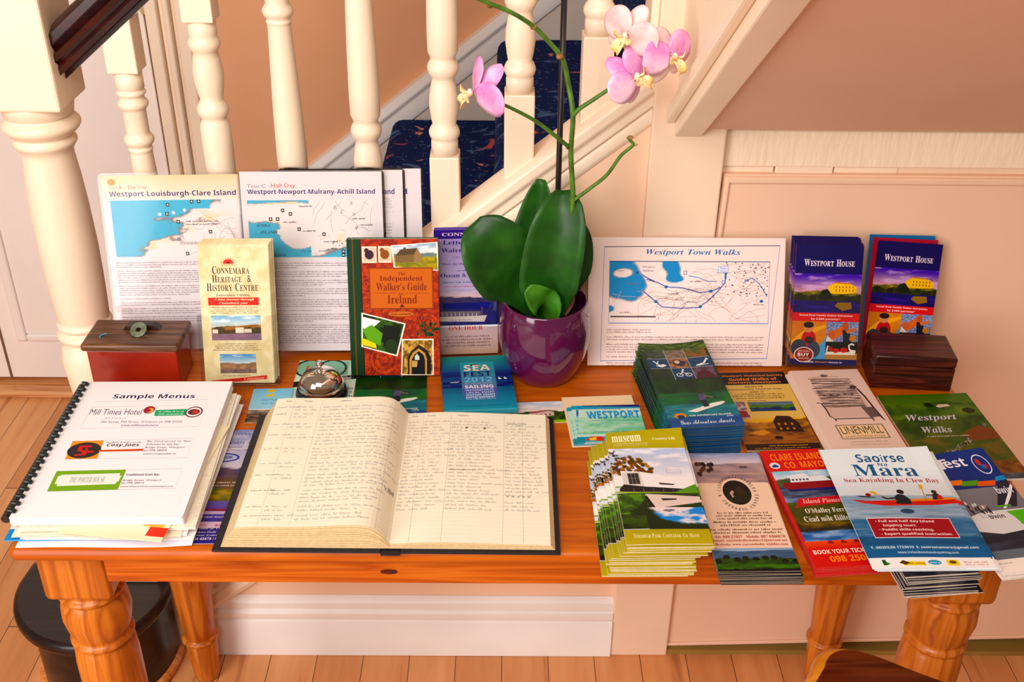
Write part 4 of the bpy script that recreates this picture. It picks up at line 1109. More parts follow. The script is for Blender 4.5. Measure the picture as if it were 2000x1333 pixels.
# cream leaflets in the clear holder beside the red box
F_ = stand([(385, 478), (522, 476), (538, 748), (402, 748)], 19, .012)
CRE = (240, 226, 184)
def drawConn(p):
    p.pic(0, 0, 1, 1, mottle((238, 226, 192), (222, 206, 164), 9, 14, 2), 40, 70)
    p.zoom(F_[0], *K5)
    RD = (214, 44, 28)
    x, y = p.A(858, 566); p.ell(x, y, .075, .034, RD, 20, math.pi, 2*math.pi)
    p.ell(x, y, .03, .014, (110, 20, 14), 14, math.pi, 2*math.pi)
    for k in range(9):
        a = math.pi+math.pi*(k+.5)/9; p.line([(x+.085*math.cos(a), y+.038*math.sin(a)), (x+.105*math.cos(a), y+.047*math.sin(a))], .0008, RD)
    p.WD(820, 578, 900, 567, 1, (170, 110, 80), 9)
    BK = (66, 42, 44)
    p.T('Connemara', 768, 625, 976, 578, BK, 'sc'); p.T('Heritage  &', 768, 672, 986, 630, BK, 'sc'); p.T('History Centre', 738, 722, 1026, 675, BK, 'sc')
    p.T('Lettershea, Clifden', 792, 752, 978, 736, BK, 'rb')
    p.R(746, 802, 1030, 756, RD); p.T('A time journey through', 776, 778, 1004, 760, (255, 220, 190), 'rbi'); p.T('Connemara past', 808, 798, 968, 780, (255, 220, 190), 'rbi')
    p.WD(752, 850, 1030, 806, 4, (130, 104, 84), 2, align='c')
    p.PIC(768, 1000, 1040, 858, view(((130, 176, 206), (214, 222, 220)), [(.42, .10, 2.5, (176, 120, 60), (140, 96, 50), (6, 10)), (.52, .16, 9, (64, 60, 34), (92, 72, 40), (16, 14)), (.72, .02, 3, (156, 120, 140), (130, 104, 128), (12, 6))], (240, 240, 236), 3))
    p.R(900, 958, 946, 926, (236, 226, 210)); p.R(950, 956, 990, 934, (226, 214, 196)); p.R(770, 960, 800, 938, (232, 220, 204))
    p.WD(770, 1060, 1044, 1012, 4, (140, 112, 92), 3, align='c')
    p.PIC(816, 1186, 1014, 1076, view(((92, 150, 200), (196, 214, 224)), [(.45, .12, 2, (140, 112, 84), (178, 140, 110), (8, 8)), (.78, .05, 4, (104, 90, 96), (150, 120, 112), (16, 10))], (220, 226, 230), 9))
    p.WD(810, 1206, 1010, 1192, 1, (140, 112, 92), 4, align='c')
    p.P([(764, 1246), (764, 1228), (1078, 1196), (1078, 1218)], RD); p.T('Connemara', 950, 1224, 1062, 1204, (255, 190, 160), 'rbi', rot=-.05)
r_ = leaflet('brochure', F_, drawConn, 'front cream heritage brochure with red banner in the clear holder by the red box', 'brochure', .0013, CRE, ink=GLOSS)
behind(r_, 8, 'cream brochure behind the front copy in the holder by the red box', 'cream brochures in the holder', .0021, .006, .004)
holder(F_, 'clear acrylic leaflet holder full of cream brochures, beside the red box', .021, .092)

# walker's guide book
F_ = stand([(681, 468), (858, 466), (857, 733), (682, 733)], 17, .0072)
def drawBook(p):
    OC = (206, 108, 40)
    p.pic(0, 0, 1, 1, mottle((150, 40, 20), (196, 70, 28), 26, 40, 3, 5), 80, 120)
    p.zoom(F_[0], *K6)
    def rings(cx, cy, n, r0):
        p.tn = 1
        for k in range(n): p.ring(cx, cy, r0*(k+1)/n, r0*(k+1)/n*.68, .16/(k+1), (92, 22, 14) if k % 2 else (216, 90, 40), 28)
        p.tn = 0
    for a, b, r0 in ((870, 1110, .17), (768, 680, .12), (1120, 900, .11), (770, 1160, .10), (1150, 1000, .09), (1100, 870, .08), (770, 800, .10), (880, 930, .1)): rings(*p.A(a, b), 6, r0)
    roads(p, .18, .5, 1, 1, 60, 2, (84, 22, 14), .0006, .07)
    R = random.Random(3); p.tn = 1
    for _ in range(26):
        x, y = p.A(R.uniform(1060, 1175), R.uniform(900, 975)); p.ell(x, y, .018, .012, (24, 84, 48), 8)
    p.tn = 0
    p.rect(0, 0, .15, 1, (14, 66, 36)); p.rect(.055, 0, .072, 1, (120, 74, 30)); p.rect(.142, 0, .156, 1, (60, 20, 12))
    for (x0, yb, x1, yt, c1, c2) in ((746, 562, 826, 468, (70, 40, 60), (214, 196, 176)), (838, 560, 910, 466, (150, 96, 60), (216, 196, 168))):
        p.R(x0, yb, x1, yt, (236, 224, 204)); p.R(x0+8, yb-9, x1-8, yt+9, c2)
        a, b = p.A((x0+x1)/2, (yb+yt)/2); p.ell(a, b, .05, .034, c1, 14); p.ell(a-.03, b-.03, .025, .018, c1, 10)
    p.quadpic([p.A(908, 462), p.A(1172, 442), p.A(1184, 606), p.A(924, 588)], view(((150, 180, 206), (222, 220, 210)), [(.36, .06, 3, (110, 130, 130), (140, 150, 120), (8, 8)), (.50, .05, 3, (120, 124, 40), (190, 164, 60), (10, 16))], (240, 240, 240), 5), 40, 30, (246, 238, 226))
    p.P([(934, 560), (934, 520), (960, 488), (1056, 478), (1080, 516), (1078, 556)], (132, 108, 76)); p.P([(934, 522), (962, 486), (1058, 476), (1040, 512)], (96, 78, 56)); p.P([(1040, 514), (1058, 478), (1080, 516), (1076, 556), (1040, 560)], (160, 130, 96)); p.P([(978, 486), (978, 474), (994, 474), (994, 486)], (110, 84, 60))
    p.R(790, 824, 1146, 586, (150, 70, 26)); p.R(797, 817, 1139, 593, OC)
    BR_ = (134, 40, 14)
    p.T('The', 950, 632, 990, 612, BR_, 'rb'); p.T('Independent', 846, 672, 1088, 632, BR_, 'rb'); p.T("Walker's Guide", 826, 718, 1112, 672, BR_, 'rb'); p.T('to', 952, 742, 976, 728, BR_, 'rb'); p.T('Ireland', 890, 792, 1056, 744, BR_, 'rb')
    p.L([(810, 732), (940, 732)], .0006, BR_); p.L([(988, 732), (1126, 732)], .0006, BR_); p.P([(958, 812), (972, 792), (986, 812)], (90, 24, 10))
    x, y = p.A(966, 850); p.ell(x, y, .155, .022, (150, 84, 50)); p.ell(x, y, .14, .018, (206, 130, 90)); p.WD(910, 860, 1020, 840, 1, (120, 50, 30), 3)
    p.quadpic([p.A(742, 842), p.A(992, 904), p.A(946, 1090), p.A(742, 1036)], mottle((60, 104, 20), (24, 40, 14), 6, 6, 2, 5), 40, 40, (248, 242, 230))
    p.P([(752, 866), (850, 890), (770, 960), (748, 920)], (248, 248, 244)); p.P([(742, 985), (820, 1010), (830, 1046), (742, 1024)], (226, 214, 40)); p.P([(870, 910), (970, 925), (930, 1070), (880, 1060), (860, 980)], (20, 24, 16)); p.P([(748, 940), (800, 910), (860, 960), (850, 1030), (780, 1000)], (104, 168, 30)); x, y = p.A(912, 1030); p.ell(x, y, .07, .05, (40, 62, 36))
    p.quadpic([p.A(972, 992), p.A(1150, 990), p.A(1152, 1198), p.A(966, 1198)], mottle((214, 176, 110), (120, 90, 50), 10, 12, 7, 5), 40, 40, (248, 240, 226))
    p.P([(1004, 1192), (1004, 1100), (1022, 1060), (1068, 1024), (1116, 1058), (1136, 1100), (1136, 1192)], (40, 34, 30)); p.P([(1014, 1192), (1014, 1104), (1032, 1070), (1066, 1044), (1100, 1070), (1112, 1104), (1112, 1192)], (206, 160, 100)); p.P([(1026, 1192), (1026, 1112), (1042, 1080), (1066, 1060), (1094, 1082), (1102, 1112), (1102, 1192)], (24, 24, 30)); p.P([(1044, 1110), (1044, 1090), (1056, 1074), (1070, 1092), (1070, 1110)], (206, 220, 206)); p.P([(1028, 1150), (1028, 1114), (1060, 1116), (1056, 1150)], (206, 170, 116))
g = G(); M_, w, h = F_
bk = G().box(0, w, 0, h, -.0006, .0008).box(0, w, 0, h, -.0166, -.0152).box(0, .0012, 0, h, -.0156, 0).build('guide_book', paper((24, 78, 44), .4)); bk.matrix_world = M_
tag(bk, 'walking guide book with a brown and orange cover and green spine, standing upright', 'book')
G().box(.0016, w-.002, .0015, h-.0015, -.0148, -.0010).build('pages', paper((244, 226, 196)), bk)
p = Print(w, h, (160, 50, 24)); drawBook(p); p.build('printed_cover', bk, GLOSS, .0008)

# purple cruise leaflets in a clear holder
F_ = stand([(846, 448), (970, 448), (974, 688), (852, 694)], 13, .009)
def drawLett(p):
    p.rect(0, 0, 1, .5, (168, 150, 200), (196, 186, 216)); p.zoom(F_[0], *K7)
    p.R(52, 236, 520, 164, (58, 30, 140)); p.T('CONNEMARA', 116, 216, 480, 186, (236, 206, 220), 'rb')
    P_ = (52, 30, 120)
    p.T('Letterfrack &', 122, 274, 470, 238, P_, 'rb'); p.T('Waterbus Cruise', 112, 328, 496, 290, P_, 'rb'); p.T('On Route to', 190, 368, 380, 346, (120, 100, 160), 'ri')
    p.T('Where the Mountains Meet the Sea', 112, 414, 492, 392, (90, 30, 130), 'rb'); p.WD(224, 458, 390, 440, 1, P_, 1); p.T('Ocean & Country', 106, 506, 468, 464, P_, 'rb'); p.T('Marine Life & Heritage Centre', 120, 540, 456, 520, P_, 'rb'); p.WD(120, 568, 456, 548, 1, (210, 60, 120), 2)
    p.PIC(100, 830, 512, 574, view(((176, 164, 204), (226, 190, 190)), [(.20, .12, 2.5, (60, 54, 90), (84, 74, 112), (6, 8)), (.36, .01, 2, (52, 56, 140), (38, 40, 112), (4, 18))], (216, 196, 216), 2))
    p.P([(100, 800), (100, 768), (424, 756), (406, 800)], (226, 214, 214)); p.P([(110, 768), (110, 730), (380, 728), (384, 760)], (120, 108, 130)); p.R(110, 740, 380, 732, (200, 190, 196))
    for k in range(9): p.R(118+k*29, 762, 124+k*29, 740, (206, 196, 204))
    p.L([(390, 756), (390, 700)], .0008, (200, 120, 110)); p.T('Voyage of Discovery', 170, 796, 320, 782, (70, 50, 90), 'rbi')
    p.R(90, 1040, 520, 830, (214, 186, 196), (206, 170, 150))
    p.T('ONE HOUR', 164, 862, 396, 826, (216, 50, 60), 'rb'); p.WD(100, 980, 480, 884, 4, (110, 84, 110), 4, align='c')
r_ = leaflet('brochure', F_, drawLett, 'front purple boat cruise brochure in a holder between the guide book and the pot', 'brochure', .0012, (196, 176, 206))
behind(r_, 3, 'purple brochure behind the front copy beside the pot', 'purple cruise brochures', .0021, .002, .002)
holder(F_, 'clear acrylic leaflet holder with purple brochures, beside the plum pot', .0115, .075)

# town walks sheets
F_ = stand([(1148, 465), (1540, 466), (1521, 716), (1149, 720)], 24.5, .004, 1.437)
def drawTown(p):
    BLU = (60, 120, 190); p.zoom(F_[0], *K8)
    p.FR(205, 1168, 1700, 184, .0011, BLU) if False else None
    q = [p.A(226, 187), p.A(1748, 180), p.A(1632, 1158), p.A(188, 1178)]; p.line(q+[q[0], q[1]], .0011, BLU)
    p.T('Westport Town Walks', 586, 268, 1406, 212, (52, 112, 180), 'rbi')
    x0, y0, x1, y1 = p.bx(262, 850, 1660, 320)
    def fn(X, Y):
        d = lambda cx, cy, sx, sy: np.exp(-(((X-cx)/sx)**2+((Y-cy)/sy)**2))
        e = .55*d(.06, .25, .16, .36)+.3*d(.14, .42, .09, .22)-.75*d(.085, .2, .06, .08)+.6*d(.40, .12, .045, .16)+.5*d(.41, .28, .06, .06)+.35*d(.34, .05, .03, .1)-.3*d(.27, .12, .06, .18)+.6*d(0, .77, .03, .05)-.26
        e = e+(fbm(X*14, Y*8)-.5)*.12
        c = mixc(np.array((246, 230, 226.)), np.array((74, 150, 204.)), np.clip(e*30, 0, 1))
        return mixc(c, np.array((96, 110, 130.)), np.exp(-(e*40)**2)*.6)
    p.pic(x0, y0, x1, y1, fn, 120, 60)
    roads(p, x0, y0+.45*(y1-y0), x1, y1, 30, 5, (214, 176, 160), .0006, .09); roads(p, x0+.5*(x1-x0), y0, x1, y0+.7*(y1-y0), 46, 6, (190, 150, 140), .0004, .05); roads(p, x0+.2*(x1-x0), y0+.4*(y1-y0), x0+.7*(x1-x0), y1, 26, 9, (150, 130, 140), .0004, .05)
    V = (104, 116, 196)
    for pts in ([(545, 560), (640, 640), (725, 710), (880, 722), (1040, 716), (1120, 660), (1200, 585), (1270, 500), (1280, 440)], [(590, 470), (690, 500), (760, 536), (900, 545), (1050, 585), (1150, 575), (1230, 540)], [(500, 400), (590, 455), (660, 490)]): p.L(pts, .0022, (176, 176, 226)); p.L(pts, .0007, V)
    p.L([(955, 440), (1040, 455), (1120, 490), (1200, 490)], .0012, (96, 150, 210)); p.L([(1430, 500), (1500, 460), (1560, 500), (1600, 560), (1636, 620)], .0014, (96, 150, 210))
    for q in ((760, 536), (670, 664), (1056, 708), (1148, 574), (1586, 662), (510, 412)): x, y = p.A(*q); p.ell(x, y, .009, .012, (56, 110, 180), 12)
    R = random.Random(2); p.tn = 1
    for _ in range(60): x, y = R.uniform(x0+.72*(x1-x0), x1), R.uniform(y0, y0+.55*(y1-y0)); p.poly([(x, y-.006), (x+.005, y+.005), (x-.005, y+.005)], (96, 76, 80))
    p.tn = 0
    p.R(1212, 412, 1298, 360, (230, 234, 250)); p.FR(1212, 412, 1298, 360, .0006, (100, 150, 210)); p.T('Town', 1226, 384, 1284, 368, (70, 110, 180)); p.T('Centre', 1226, 404, 1284, 390, (70, 110, 180)); p.R(1266, 470, 1284, 412, (60, 130, 190)); p.FR(1244, 510, 1272, 482, .0008, (60, 120, 190)); p.FR(914, 428, 940, 398, .0008, (60, 90, 170))
    p.T('Westport', 552, 376, 662, 354, (120, 90, 96)); p.T('Harbour', 560, 404, 654, 384, (120, 90, 96)); p.T('Island', 340, 402, 396, 388, (120, 80, 90)); p.R(276, 800, 670, 790, (90, 66, 70))
    for i, q in enumerate(((820, 595), (1010, 490), (850, 645), (980, 668), (735, 635), (470, 508), (400, 757), (1560, 690))): p.words(*p.bx(q[0]-45, q[1]+10, q[0]+50, q[1]-10), 1, (140, 110, 116), i)
    p.line([(x0, y0), (x1, y0), (x1, y1), (x0, y1), (x0, y0), (x1, y0)], .0011, BLU)
    xa, ya = p.A(246, 895); xb = p.A(1600, 930)[0]
    for i, (n, f) in enumerate(((2, .28), (2, 1), (4, 1), (1, .2), (3, 1))):
        p.words(xa, ya, xa+(xb-xa)*f, ya+.020*n, n, (170, 134, 138), i+3); ya += .020*n+(.018 if n > 1 else .028)
r_ = leaflet('walks_sheet', F_, drawTown, 'front white sheet with a blue-edged town walks map, leaning on the wall beside the pot', 'sheet', .0004, (246, 228, 222), folds=1, ink=INK, bg=(246, 228, 222))
behind(r_, 6, 'white town walks sheet in the pile behind the front copy', 'town walks sheets', .0011, .0, .001, .0008, 5)

# blue house leaflets, two piles
BLUEH = (26, 16, 92)
def houseprint(p, A, legs=True):
    p.rect(0, 0, 1, 1, BLUEH)
    p.text('Westport House', .13, .115, .88, .172, (244, 226, 236), 'sc')
    p.pic(0, .235, 1, .56, view(((70, 50, 170), (214, 160, 170)), [(.46, .06, 6, (150, 130, 20), (84, 84, 16), (10, 12)), (.52, .10, 8, (26, 34, 14), (56, 60, 18), (14, 14)), (.68, .015, 4, (58, 40, 150), (24, 16, 84), (3, 14))], (206, 170, 206), 4), 60, 50)
    p.poly([(.50, .40), (.50, .34), (.60, .305), (.85, .315), (.94, .345), (.94, .39), (.72, .40)], (236, 190, 70)); p.poly([(.50, .345), (.61, .30), (.83, .308), (.85, .318), (.60, .31)], (196, 120, 60))
    for k in range(6): p.rect(.62+k*.05, .335, .635+k*.05, .350, (150, 96, 40)); p.rect(.62+k*.05, .362, .635+k*.05, .38, (150, 96, 40))
    p.poly([(.36, .44), (.42, .37), (.50, .36), (.56, .40), (.62, .45)], (24, 34, 14)); p.poly([(.62, .50), (.66, .47), (.86, .47), (.88, .52), (.74, .54)], (150, 110, 30)); p.ell(.28, .43, .05, .02, (40, 34, 12))
    p.rect(0, .56, 1, .632, (216, 24, 34)); p.text('Voted Best Family Visitor Attraction', .10, .573, .90, .592, (255, 226, 220), 'sb'); p.text("by 2,000 parents!*", .28, .603, .72, .623, (255, 226, 220), 'sb')
    p.pic(0, .632, .52, .95, mottle((226, 140, 20), (206, 120, 24), 3, 3, 2), 20, 20); p.poly([(.0, .80), (.2, .70), (.5, .66), (.52, .68), (.2, .76), (0, .88)], (240, 170, 40)); p.poly([(.30, .95), (.52, .76), (.52, .95)], (110, 170, 216))
    p.ell(.26, .80, .115, .095, (196, 26, 34)); p.ell(.25, .685, .075, .042, (216, 150, 116)); p.ell(.25, .663, .078, .026, (44, 26, 26)); p.ell(.12, .86, .12, .075, (60, 66, 80)); p.ell(.34, .87, .10, .07, (70, 74, 90)); p.ell(.27, .79, .07, .03, (60, 40, 36))
    p.pic(.52, .632, 1, .80, mottle((96, 110, 160), (170, 180, 210), 30, 30, 4, 4), 30, 30)
    p.poly([(.54, .78), (.60, .72), (.76, .66), (.84, .69), (.74, .745), (.62, .79)], (220, 130, 96)); p.poly([(.76, .70), (.86, .69), (.90, .80), (.78, .80)], (30, 36, 50)); p.ell(.80, .665, .05, .03, (196, 110, 84)); p.ell(.60, .735, .06, .03, (206, 120, 90)); p.poly([(.80, .70), (.96, .68), (.97, .70), (.84, .73)], (216, 130, 96)); p.poly([(.52, .80), (.54, .75), (.64, .80)], (226, 216, 210)); p.ell(.92, .77, .05, .025, (206, 130, 50))
    p.rect(.52, .80, 1, .895, (18, 22, 16)); p.rect(.52, .895, 1, .95, (186, 140, 90)); p.poly([(.52, .91), (.54, .885), (.90, .885), (.97, .87), (.97, .91)], (236, 226, 214))
    p.line([(.93, .885), (.88, .86), (.87, .83), (.91, .815), (.95, .825)], .0024, (244, 236, 226)); p.ell(.93, .88, .05, .014, (240, 230, 220)); p.line([(.54, .885), (.55, .85), (.56, .835)], .002, (240, 230, 220))
    p.ell(.68, .875, .05, .02, (206, 34, 34)); p.ell(.80, .87, .055, .022, (206, 34, 34)); p.ell(.60, .862, .03, .02, (196, 40, 40))
    p.ell(.20, .915, .15, .065, (240, 220, 220)); p.ell(.20, .915, .135, .058, (150, 26, 22)); p.text('SAVE MONEY', .11, .876, .29, .892, (240, 190, 170), 'sb'); p.text('BUY', .11, .90, .28, .93, (250, 236, 226), 'sb'); p.text('ONLINE', .12, .94, .28, .952, (240, 200, 180), 'sb')
    p.text('www.', .22, .968, .36, .982, (230, 226, 240), 'sb'); p.text('Westport', .37, .968, .58, .984, (216, 160, 50), 'sb'); p.text('House.ie', .59, .968, .78, .982, (230, 226, 240), 'sb')
F_ = stand([(1559, 479), (1693, 481), (1666, 715), (1539, 711)], 22, .016)
r_ = leaflet('brochure', F_, lambda p: houseprint(p, 0), 'front dark blue country house brochure in the clear holder beside the town walks sheet', 'brochure', .0012, (96, 30, 70))
behind(r_, 11, 'dark blue brochure in the pile behind the front copy in the holder', 'blue house brochures in the holder', .0020, .012, -.002, .0014, 3)
holder(F_, 'clear acrylic leaflet holder packed with dark blue house brochures', .0265, .112, m=.0062)
F_ = stand([(1717, 466), (1846, 482), (1806, 690), (1686, 682)], 19, .010, 1.468)
r_ = leaflet('brochure', F_, lambda p: houseprint(p, 0), 'front dark blue house brochure of the tilted pile behind the dark wooden box', 'brochure', .0012, (150, 40, 60))
for i, (dx, dy, lab, c) in enumerate(((-.004, .004, 'brochure with a crimson edge just behind the tilted house brochure', (170, 20, 50)), (-.005, .008, 'brochure with a bright blue edge at the back of the tilted pile', (30, 110, 170)))):
    F2 = (F_[0] @ Matrix.Translation((dx, dy, -.0030*(i+1))) @ Matrix.Rotation(.02*(i+1), 4, 'Z'), F_[1], F_[2])
    leaflet('brochure', F2, lambda p, c=c: p.rect(0, 0, 1, 1, c), lab, 'brochure', .0014, c)
# ================================================================== leaflets lying on the table
WHT = (252, 246, 242)
# --- leaflet with paddle boarder: shared design
def advprint(p):
    p.pic(0, 0, 1, 1, view(((60, 84, 30), (40, 60, 24)), [(.16, .03, 3, (34, 48, 30), (50, 70, 34), (9, 9)), (.42, .03, 3, (20, 44, 26), (34, 70, 24), (8, 10)), (.62, .03, 3, (16, 84, 60), (30, 116, 50), (4, 26)), (.76, .04, 2, (14, 110, 130), (40, 150, 150), (6, 40)), (.88, .03, 2, (20, 96, 160), (14, 72, 136), (3, 30))], None, 6), 50, 90)
    G_ = (214, 224, 226); BL_ = (28, 74, 110)
    p.pic(0, 0, 1, .10, mottle((36, 62, 22), (104, 130, 40), 14, 10, 2, 5), 30, 12)
    for x0, y0, x1, y1, c1, c2 in ((.06, .09, .34, .20, (90, 96, 80), (50, 70, 60)), (.34, .09, .64, .20, (150, 130, 110), (110, 100, 90)), (.64, .09, .96, .20, (150, 104, 60), (70, 90, 40)), (.34, .20, .64, .32, (190, 140, 100), (90, 70, 60)), (.64, .32, .96, .46, (110, 96, 120), (90, 60, 60))): p.pic(x0, y0, x1, y1, mottle(c1, c2, 5, 5, x0*9, 4), 16, 12)
    for x0, y0, x1, y1 in ((.04, .20, .34, .32), (.64, .20, .98, .32), (.34, .32, .64, .45)): p.rect(x0, y0, x1, y1, BL_)
    for x in (.34, .64): p.line([(x, .08), (x, .46)], .0005, G_)
    for y in (.20, .32): p.line([(.04, y), (.98, y)], .0005, G_)
    p.ell(.50, .26, .09, .035, (60, 56, 70)); p.ell(.47, .245, .04, .02, (220, 200, 180))
    Wt = (238, 240, 236)
    p.line([(.12, .225), (.20, .28)], .0022, Wt); p.poly([(.13, .285), (.26, .265), (.30, .285), (.22, .305)], Wt); p.line([(.20, .225), (.15, .27)], .0014, Wt)
    p.line([(.74, .30), (.86, .275), (.90, .24)], .003, Wt); p.ell(.92, .232, .02, .010, Wt); p.line([(.72, .305), (.92, .29)], .0014, Wt)
    for x in (.43, .56): p.ring(x, .405, .05, .022, .25, Wt, 20)
    p.line([(.43, .405), (.48, .375), (.56, .405)], .0016, Wt); p.line([(.48, .375), (.50, .35)], .0024, Wt); p.ell(.505, .343, .016, .008, Wt)
    p.poly([(.66, .46), (.70, .38), (.82, .36), (.94, .43), (.96, .46)], (84, 40, 44))
    p.poly([(.30, .83), (.46, .80), (.70, .75), (.86, .735), (.88, .75), (.80, .775), (.60, .81), (.42, .845)], (240, 240, 232)); p.line([(.52, .80), (.06, .80)], .0005, (170, 186, 176))
    p.poly([(.555, .79), (.56, .71), (.62, .70), (.645, .78), (.60, .79)], (40, 44, 60)); p.poly([(.54, .715), (.55, .65), (.60, .635), (.655, .66), (.64, .71)], (96, 90, 124)); p.ell(.60, .622, .032, .017, (70, 50, 44)); p.line([(.63, .665), (.72, .68)], .0018, (176, 130, 110)); p.line([(.70, .675), (.74, .69)], .001, (210, 200, 180))
    p.poly([(.08, .885), (.12, .85), (.22, .845), (.27, .87), (.24, .895), (.12, .90)], (226, 140, 60)); p.ell(.18, .885, .05, .018, (20, 60, 90))
    p.text('THE ADVENTURE ISLAND', .30, .872, .88, .888, (236, 242, 246), 'sb'); p.text('.com', .80, .895, .90, .907, (236, 242, 246), 'sb'); p.text('Your Adventure Awaits', .14, .925, .88, .972, (226, 236, 246), 'scr')
F_ = lay([(700, 677), (826, 675), (842, 817), (690, 822)], .0010)
leaflet('leaflet', F_, advprint, 'paddle-boarding leaflet lying flat, its lower half showing under the guide book', 'leaflet', .0009, (40, 80, 90))

# --- bikes leaflet under the bell
F_ = lay([(580, 706), (694, 705), (694, 800), (566, 800)], .0002)
def drawBikes(p):
    p.zoom(F_[0], *Y3); p.rect(0, 0, 1, 1, (214, 232, 216)); p.R(540, 170, 900, 85, (150, 196, 170)); p.P([(540, 250), (540, 215), (960, 165), (960, 190)], (24, 24, 24))
    for cx in (652, 788): x, y = p.A(cx, 130); p.ring(x, y, .25, .19, .14, (28, 28, 30))
    p.T('bikes', 616, 156, 806, 112, (226, 70, 30), 'sbi'); p.T('to Miles?', 826, 204, 910, 180, (240, 240, 236), 'sb', rot=-.12)
    p.T('Men', 872, 262, 920, 244, (40, 70, 140), 'sb'); p.T('& B', 872, 284, 912, 268, (40, 70, 140), 'sb'); p.WD(870, 345, 930, 290, 3, (60, 90, 150), 3)
leaflet('leaflet', F_, drawBikes, 'green and white cycle hire leaflet lying under the chrome bell', 'leaflet', .0008, WHT)

# --- small pale blue cards
F_ = lay([(486, 790), (566, 789), (560, 826), (480, 827)], .0013)
leaflet('card', F_, lambda p: (p.pic(0, 0, 1, 1, mottle((120, 112, 104), (196, 170, 140), 6, 8, 4, 4), 20, 20), p.pic(.0, .5, 1, 1, mottle((60, 50, 50), (150, 120, 90), 8, 8, 4, 4), 20, 20)), 'brown picture card underneath the pale blue card, at the top edge of the open book', 'card', .0007, WHT)
F_ = lay([(492, 762), (569, 760), (569, 800), (489, 801)], .0024)
def drawCard(p):
    p.zoom(F_[0], *Y3); p.rect(0, 0, 1, 1, (150, 206, 232), (170, 214, 232))
    for cx, cy in ((404, 272), (424, 270), (396, 300), (418, 296)): x, y = p.A(cx, cy); p.ell(x, y, .055, .07, (240, 196, 80))
    p.T('COTTON', 350, 334, 462, 320, (70, 120, 170), 's'); p.WD(340, 356, 470, 340, 1, (90, 140, 180), 3, align='c')
leaflet('card', F_, drawCard, 'small pale blue card with yellow flowers, lying above the open book', 'card', .0014, WHT)

# --- purple ocean leaflet between menus and book
F_ = lay([(428, 842), (556, 840), (508, 1063), (345, 1063)], .0002)
def drawOcean(p):
    p.zoom(F_[0], *Y2)
    p.pic(0, 0, 1, .55, view(((150, 160, 206), (214, 206, 220)), [(.62, .22, 1.6, (110, 84, 96), (84, 70, 110), (8, 8))], (226, 216, 226), 4), 40, 40)
    p.pic(0, .44, 1, .68, view(((110, 84, 90), (110, 84, 90)), [(.05, .05, 3, (130, 96, 60), (90, 74, 70), (8, 8)), (.45, .12, 4, (196, 150, 20), (90, 104, 24), (8, 14)), (.85, .08, 4, (96, 90, 40), (150, 120, 40), (8, 14))], None, 7), 40, 30)
    p.rect(0, .66, 1, .83, (120, 104, 176), (84, 74, 150)); p.rect(0, .83, 1, .88, (214, 186, 206)); p.rect(0, .88, 1, 1, (62, 58, 130))
    D_ = (40, 32, 90)
    p.T('CONNEMARA', 1504, 506, 1750, 490, (110, 100, 160), 'rb'); p.T('Ocean & Country', 1416, 568, 1900, 538, D_, 'ri'); p.T('Seaweeds', 1484, 588, 1580, 576, D_, 'rbi'); p.WD(1400, 608, 1800, 596, 1, D_, 2)
    x, y = p.A(1458, 652); p.ell(x, y, .22, .042, (66, 70, 170)); p.ell(x, y, .19, .032, (190, 196, 226)); p.T('MUSEUM', 1396, 662, 1516, 642, (50, 50, 130), 'sbi', rot=-.12)
    L_ = (240, 226, 216)
    p.WD(1360, 822, 1700, 806, 1, L_, 4); p.WD(1340, 840, 1700, 826, 1, L_, 5)
    p.P([(1290, 1020), (1300, 990), (1560, 985), (1600, 1020)], (196, 176, 206)); p.P([(1310, 1000), (1350, 984), (1480, 984), (1560, 1002)], (140, 60, 90)); p.WD(1296, 1046, 1600, 1030, 1, L_, 6)
    p.T('One Stop', 1260, 1100, 1345, 1084, (206, 40, 50), 'sbi'); p.T('Route', 1398, 1100, 1470, 1086, (206, 40, 50), 'sbi')
    p.T('Tours at 11am, 1pm', 1276, 1124, 1560, 1106, L_, 'ri'); p.T('Open Daily May', 1276, 1146, 1470, 1130, L_, 'ri'); p.T('Derryinver, Letterfrack', 1200, 1168, 1480, 1150, L_, 'ri'); p.T('Tel: 095 43473 / 086 1', 1196, 1190, 1470, 1172, L_, 'rbi')
leaflet('leaflet', F_, drawOcean, 'purple ocean and countryside leaflet lying between the menus and the open book', 'leaflet', .0010, (170, 160, 190))

